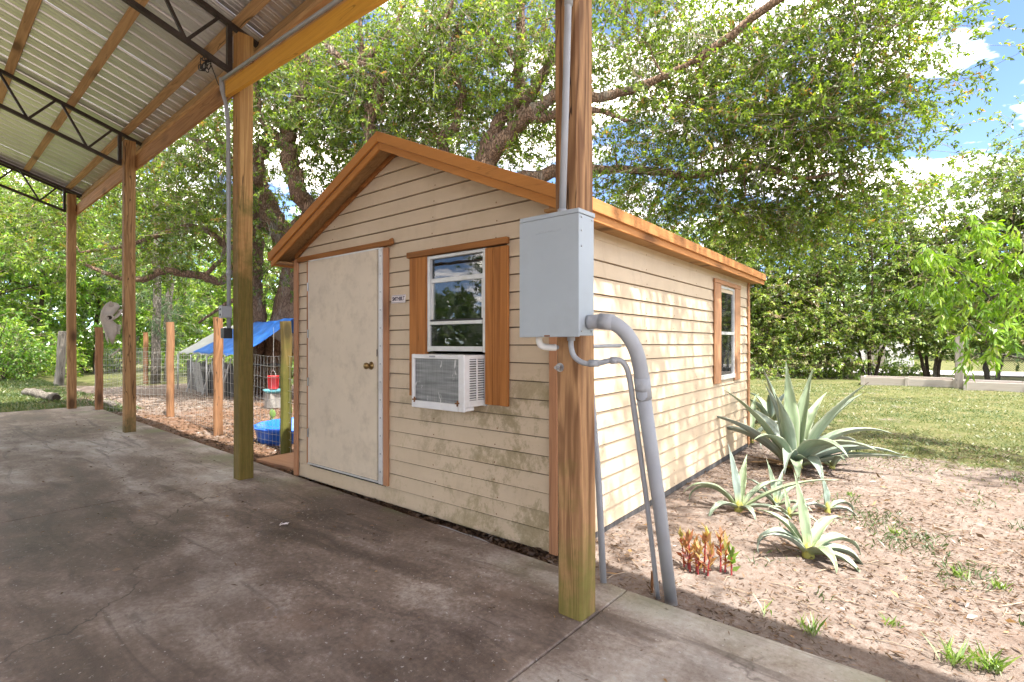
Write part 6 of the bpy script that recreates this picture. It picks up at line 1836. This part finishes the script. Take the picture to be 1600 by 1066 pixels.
agave(1263, 872, "front agave with broad curling leaves closest to the camera", [(100, 80, .48, .075, 10), (170, 56, .40, .085, 175), (150, 62, .36, .075, 60), (10, 40, .40, .085, 120), (345, 28, .42, .08, 135), (30, 52, .42, .08, 85), (270, 42, .27, .085, 135), (75, 66, .34, .06, 30), (320, 20, .36, .06, 110), (190, 44, .34, .05, 60)], core=0.035)
agave(1213, 795, "small agave pup between the middle and the largest agave", [(100, 78, .36, .055, 12), (20, 48, .32, .055, 60), (180, 52, .28, .05, 70), (330, 30, .26, .05, 70), (60, 62, .34, .05, 30), (250, 36, .2, .045, 80), (140, 60, .3, .05, 50)], core=0.025)
agave(1293, 800, "small agave just behind the front one with an upright spoon shaped leaf", [(110, 84, .27, .07, 6), (10, 36, .30, .055, 130), (195, 32, .26, .045, 60), (340, 22, .24, .045, 90), (60, 50, .24, .05, 60)], core=0.022)
agave(1233, 812, "tiny agave pup with one low leaf beside the small pup", [(95, 76, .22, .04, 10), (10, 42, .25, .04, 40), (300, 20, .25, .045, 60), (190, 44, .18, .035, 60)], core=0.018)
agave(1172, 690, "leafy agave against the shed wall behind the middle one", [(150, 60, .85, .10, 60), (110, 70, .80, .10, 24), (60, 64, .8, .10, 40), (200, 44, .70, .08, 70), (20, 40, .8, .09, 60), (260, 40, .6, .08, 90), (320, 34, .6, .08, 80), (175, 66, .8, .09, 80)], core=0.05)
agave(1205, 662, "yellowish green agave behind the largest one at the shed's corner", [(k * 45 + 10, 42 + (k % 3) * 14, .72, .10, 40 + 12 * (k % 4)) for k in range(9)], core=0.06)
agave(1300, 732, "small agave offset under the largest one's right leaves", [(k * 60 + 20, 30 + (k % 3) * 16, .45, .055, 60) for k in range(6)], core=0.03)

# ------------------------------------------------------------------ red-leaved plants by the pipes
def leafy_plant(px, py, label, stems, mat, L, W, name, cat="plant", group=None):
    z = (CAM_H - GZ) / ((py - 536) / 800)
    p = at(px, py, z); gzv = gz_at(p[0], p[1])
    r = empty(name, (p[0], p[1], gzv), 0, label, cat, group)
    for (ox, oy, h) in stems:
        MB().tube([(ox, oy, -0.02), (ox * 1.1, oy * 1.1, h * .5), (ox * 1.3, oy * 1.3, h)], [0.006, 0.005, 0.003], 6).build("stem", MAT['red_stem'], r)
        n = 15
        f = np.sort(rng.uniform(0.15, 1.05, n))
        az = np.arange(n) * 2.4 + ox * 40
        base = np.stack([ox * (1 + .3 * f), oy * (1 + .3 * f), h * f], -1)
        dr = np.stack([np.cos(az) * (1.15 - f), np.sin(az) * (1.15 - f), 0.7 + 0.5 * f], -1)
        v, q = leaf_arrays(base, dr, L * rng.uniform(.7, 1.2, n), W * rng.uniform(.8, 1.2, n), 0.18, 0.3)
        tone = np.clip(rng.uniform(0, 0.7, n) + 0.35 * f, 0, 1)
        np_mesh("foliage", v, q, mat, r, attr=tone)
MAT['red_stem'] = M_plain("red_stem", (0.36, 0.05, 0.05), 0.6)
leafy_plant(1088, 893, "clump of red and orange leaved plants by the thick pipe", [(0, 0, .17), (-.05, .01, .15), (.04, .02, .26), (-.03, -.02, .20), (.07, -.01, .14), (-.08, .02, .17), (.02, -.03, .13)], MAT['leaf_red'], .08, .024, "red_leaved_plant", group="red leaved plants")
leafy_plant(1126, 893, "single red stemmed plant right of the red leaved clump", [(0, 0, .22), (.02, .02, .15)], MAT['leaf_red'], .08, .024, "red_leaved_plant", group="red leaved plants")
leafy_plant(1143, 897, "small yellow green seedling right of the red plants", [(0, 0, .14)], MAT['weed'], .07, .024, "seedling")

# prickly pear by the mossy fence post
pear = at(424, 650, 8.6); pear[2] = GZ
pc = empty("prickly_pear", tuple(pear), 0, "green prickly pear pads growing behind the mossy fence post", "cactus")
MAT['cactus'] = M_plain("cactus_pad", (0.14, 0.24, 0.06), 0.55, 0, 0.2, 10)
for (ox, oy, oz, s, ry, rz_) in ((0, 0, 0, .10, 6, 20), (0.04, 0.02, .14, .09, -12, 60), (-.03, 0, .15, .09, 18, 10), (.32, .1, 0, .13, -6, 40), (.36, .12, .19, .11, 10, 15), (.30, .1, .19, .10, -18, 70), (.34, .12, .35, .09, 8, 30)):
    prof = [(0.0, 0.0), (.25, .06), (.42, .3), (.5, .65), (.46, 1.05), (.32, 1.4), (.14, 1.55), (0, 1.58)]
    m = MB().lathe([(r * s, z * s) for r, z in prof], 14)
    o = m.build("pad", MAT['cactus'], pc, smooth=True, loc=(ox, oy, oz), rot=(0, rad(ry), rad(rz_)))
    o.scale = (1.0, 0.22, 1.0)

# ------------------------------------------------------------------ ground cover: litter, mulch, grass, weeds
def scatter(n, box, keep):
    x = rng.uniform(box[0], box[1], n); y = rng.uniform(box[2], box[3], n)
    k = keep(x, y)
    return x[k], y[k]


def on_slab(x, y):
    dx, dy = x - C_LOC[0], y - C_LOC[1]
    c, s = math.cos(-C_ROT), math.sin(-C_ROT)
    ls, lt = dx * c - dy * s, dx * s + dy * c
    return (ls > -12.48) & (lt < 0.46)


def in_shed(x, y): return (x > SX0 - 0.0) & (x < SX1 + 0.02) & (y > SY0 + 0.12) & (y < SY1)


def ground_leaves(name, label, n, box, keep, L, W, mat, flat=0.25, tone=(0.5, 0.25), lift=0.004):
    x, y = scatter(n, box, keep)
    z = ground_h(x, y) + lift + rng.random(len(x)) * lift * 2
    az = rng.uniform(0, 2 * math.pi, len(x))
    d = np.stack([np.cos(az), np.sin(az), rng.normal(0.05, flat, len(x))], -1)
    v, q = leaf_arrays(np.stack([x, y, z], -1), d, L * rng.uniform(0.5, 1.3, len(x)), W * rng.uniform(0.6, 1.4, len(x)), 0.05, 0.22)
    v[:, 2] = np.maximum(v[:, 2], np.repeat(z - lift * 0.5, 4))
    return np_mesh(name, v, q, mat, None, attr=np.clip(rng.normal(tone[0], tone[1], len(x)), 0, 1), kind="stuff", label=label, cat="ground cover")


dens = lambda x, y: (np.sin(x * 1.9 + 1) * np.cos(y * 1.4 + .5) + np.sin(x * 4.7 - y * 3.1) * 0.6)
ground_leaves("leaf_litter", "dry brown leaves scattered over the sandy ground beside the shed", 70000, (-1.9, 3.6, 2.35, 9.5), lambda x, y: ~on_slab(x, y) & ~in_shed(x, y) & (rng.random(len(x)) < np.clip(0.42 + 0.28 * dens(x, y), 0.08, 1) * np.where(y < 6.5, 1, .5)), 0.036, 0.0085, MAT['litter'], tone=(0.36, 0.26))
ground_leaves("fallen_leaves", "larger fallen oak leaves on the sand near the slab's edge", 600, (-1.9, 2.6, 2.4, 6.5), lambda x, y: ~on_slab(x, y) & ~in_shed(x, y), 0.07, 0.022, MAT['litter'], flat=0.45, tone=(0.62, 0.22), lift=0.008)
ground_leaves("mulch", "brown bark mulch and leaves between the slab, the shed and the run", 52000, (-16, -1.75, 2.45, 8.4), lambda x, y: ~on_slab(x, y) & ~in_shed(x, y) & ~((x > -4.96) & (y > 3.1)) & (rng.random(len(x)) < np.clip((0.75 + 0.30 * dens(x, y)) * np.where(x < -9, 0.55, 1), 0.1, 1)), 0.062, 0.018, MAT['litter'], flat=0.22, tone=(0.40, 0.24), lift=0.006)
ground_leaves("gap_mulch", "dark bark chips in the gap between slab and shed", 5200, (-5.2, -1.7, 2.50, 2.86), lambda x, y: ~on_slab(x, y), 0.055, 0.018, MAT['litter'], flat=0.35, tone=(0.22, 0.18), lift=0.01)
# a few scraps on the slab itself
def slab_scrap(px, py, L, W, name, label, mat, az):
    z = CAM_H / ((py - 536) / 800); p = at(px, py, z)
    v, q = leaf_arrays(np.array([[0, 0, 0.004]]), np.array([[math.cos(az), math.sin(az), 0.12]]), np.array([L]), np.array([W]), 0.05, 0.3)
    v[:, 2] = np.maximum(v[:, 2], 0.003)
    np_mesh(name, v, q, mat, None, attr=[0.8], label=label, cat="leaf", loc=(p[0], p[1], 0))
slab_scrap(175, 893, 0.05, 0.022, "dry_leaf", "single orange dry leaf lying on the slab's left part", MAT['litter'], 0.9)
slab_scrap(577, 822, 0.05, 0.012, "dry_leaf", "thin yellowish dry leaf on the slab near the shed", MAT['litter'], 0.2)
slab_scrap(540, 805, 0.10, 0.02, "dry_leaf", "reddish dry leaf on the slab below the shed door", MAT['litter'], 0.5)
def slab_debris():
    n = 420
    x = rng.uniform(-11.5, 1.2, n); y = 2.5 - np.abs(rng.normal(0, 0.9, n)) - 0.02
    k = on_slab(x, y)
    x, y = x[k], y[k]; n = len(x)
    az = rng.uniform(0, 6.28, n)
    d = np.stack([np.cos(az), np.sin(az), rng.normal(0.1, 0.2, n)], -1)
    v, q = leaf_arrays(np.stack([x, y, np.full(n, 0.004)], -1), d, 0.03 * rng.uniform(.4, 1.5, n), 0.008 * rng.uniform(.5, 1.6, n), 0.05, 0.3)
    v[:, 2] = np.maximum(v[:, 2], 0.002)
    np_mesh("slab_debris", v, q, MAT['litter'], None, attr=np.clip(rng.normal(0.6, 0.3, n), 0, 1), kind="stuff", label="tiny leaf scraps and grit blown over the concrete slab", cat="ground cover")
slab_debris()
def dead_twigs():
    b = MB()
    for _ in range(520):
        x, y = rng.uniform(-1.7, 3.2), rng.uniform(2.6, 7.0)
        if on_slab(np.array([x]), np.array([y]))[0] or in_shed(np.array([x]), np.array([y]))[0]: continue
        a = rng.uniform(0, 6.28); L = rng.uniform(0.04, 0.22); z = gz_at(x, y)
        m = (x + math.cos(a) * L * .5 + rng.normal(0, .01), y + math.sin(a) * L * .5 + rng.normal(0, .01), z + 0.012)
        b.tube([(x, y, z + 0.004), m, (x + math.cos(a) * L, y + math.sin(a) * L, z + 0.005)], [0.003, 0.0025, 0.0015], 4, cap=False)
    b.build("dead_twigs", MAT['twig'], None, kind="stuff", label="thin dead twigs strewn over the sandy yard", cat="ground cover")
dead_twigs()
z = CAM_H / ((822 - 536) / 800); p = at(436, 822, z)
ft = empty("white_feather", (p[0], p[1], 0.002), 0.6, "small white feather lying in the middle of the slab", "feather")
MB().tube([(0, 0, 0.004), (0.03, 0.005, 0.01), (0.06, 0.015, 0.012)], 0.0015, 4).build("quill", MAT['sign_white'], ft)
v, q = leaf_arrays(np.stack([np.linspace(0.005, 0.05, 14), np.linspace(0, .012, 14), np.full(14, .008)], -1), np.stack([np.full(14, .8), rng.choice([-1, 1], 14), rng.uniform(0.1, .8, 14)], -1), np.full(14, .028), np.full(14, .009))
np_mesh("vane", v, q, MAT['sign_white'], ft)
z = CAM_H / ((836 - 536) / 800); p = at(525, 836, z)
MB().tube(smooth_path([(0, 0, .004), (.04, .02, .008), (.08, .01, .006), (.11, .045, .004)], 4), 0.0022, 5).build("twig_scrap", MAT['twig'], None, label="short pale twig on the slab in front of the shed door", cat="twig", loc=(p[0], p[1], 0))
MB().tube(smooth_path([(-2.95, 2.60, 0), (-2.75, 2.63, .02), (-2.55, 2.66, .0), (-2.35, 2.63, .015), (-2.12, 2.60, -.005)], 6), 0.007, 6).build("grey_cord", MAT['pvc'], None, smooth=True, label="thin grey cord lying in the gap below the siding", cat="cord", loc=(0, 0, GZ + 0.02))  # loose cord in the gap under the siding


def grass_patch(name, label, n, box, keep, h, w, mat, tone, lean=0.5):
    x, y = scatter(n, box, keep)
    k = len(x)
    z = ground_h(x, y) - 0.004
    az = rng.uniform(0, 2 * math.pi, k)
    d = np.stack([np.cos(az) * lean, np.sin(az) * lean, np.ones(k)], -1)
    v, q = leaf_arrays(np.stack([x, y, z], -1), d, h * rng.uniform(.5, 1.4, k), w * rng.uniform(.7, 1.3, k), 0.3, 0.1)
    v[:, 2] = np.maximum(v[:, 2], np.repeat(z, 4))
    np_mesh(name, v, q, mat, None, attr=np.clip(rng.normal(tone[0], tone[1], k) + 0.16 * (np.sin(x * 0.9 + 1) * np.cos(y * 0.7) + 0.8 * np.sin(x * 2.3 - y * 1.7)), 0, 1), kind="stuff", label=label, cat="grass")


patch = lambda x, y: np.sin(x * 1.3 + 2) * np.cos(y * 0.9) + 0.7 * np.sin(x * 3.3 + y * 2.1) + 0.5 * np.sin(x * 7.1 - y * 5.3)
grass_patch("lawn_grass", "short patchy yellow green lawn grass right of the shed", 150000, (-4.5, 9.0, 5.6, 21.5), lambda x, y: (~in_shed(x, y)) & ((x > SX1 + 0.2) | (y > SY1 + .1)) & (rng.random(len(x)) < np.clip(sstep(6.0, 9.2, y + 0.25 * x) * (0.75 + 0.3 * patch(x, y)), 0, 1) * np.clip(11 / np.maximum(y, 6), .45, 1)), 0.052, 0.010, MAT['grass'], (0.60, 0.22), 0.9)
grass_patch("yard_weeds", "thin green weeds dotted over the sandy yard", 60000, (-1.2, 4.0, 2.5, 8.5), lambda x, y: ~on_slab(x, y) & (rng.random(len(x)) < np.clip((patch(x * 1.5, y * 1.5) - 0.6) * 0.9, 0, 1) * sstep(-1.3, 0.6, x + 0.12 * y - 0.4)), 0.05, 0.008, MAT['grass'], (0.30, 0.2), 0.8)
grass_patch("left_grass", "green grass beyond the slab's far end", 34000, (-24, -12.6, 0.2, 3.6), lambda x, y: ~on_slab(x, y) & (rng.random(len(x)) < np.clip(0.7 + 0.3 * patch(x, y), 0, 1)), 0.09, 0.014, MAT['grass'], (0.42, 0.2), 0.7)
grass_patch("far_grass", "grass strip behind the poultry run", 26000, (-30, -7, 8.4, 18), lambda x, y: (rng.random(len(x)) < 0.8), 0.12, 0.02, MAT['grass'], (0.3, 0.2), 0.7)


def tuft(px, py, label, n, h):
    z = (CAM_H - GZ) / ((py - 536) / 800); p = at(px, py, z)
    az = rng.uniform(0, 2 * math.pi, n)
    base = np.stack([rng.normal(0, .02, n), rng.normal(0, .02, n), np.zeros(n)], -1)
    d = np.stack([np.cos(az) * .6, np.sin(az) * .6, np.ones(n)], -1)
    v, q = leaf_arrays(base, d, h * rng.uniform(.5, 1.3, n), 0.008 * rng.uniform(.7, 1.3, n), 0.3, 0.1)
    np_mesh("weed_tuft", v, q, MAT['weed'], None, attr=rng.random(n), label=label, cat="weed", group="weed tufts on the sand", loc=(p[0], p[1], gz_at(p[0], p[1])))
for (px, py, lab, n, h) in ((1266, 990, "grass tuft at the edge of the carport's shadow, nearest the slab", 34, .10), (1193, 962, "single tall weed in the carport's shadow", 8, .13), (1500, 900, "weed tuft at the far right of the sand", 40, .07), (1545, 1050, "weed tuft in the bottom right corner", 60, .10), (1490, 1040, "weed tuft left of the bottom right corner", 40, .11), (1400, 835, "small weed tuft on the sand right of the front agave", 24, .06), (1395, 980, "tiny weed tuft in the middle of the right sand", 18, .05), (1560, 915, "weed tuft near the right edge", 34, .07), (1330, 775, "weed tuft behind the front agave", 20, .05)):
    tuft(px, py, lab, n, h)
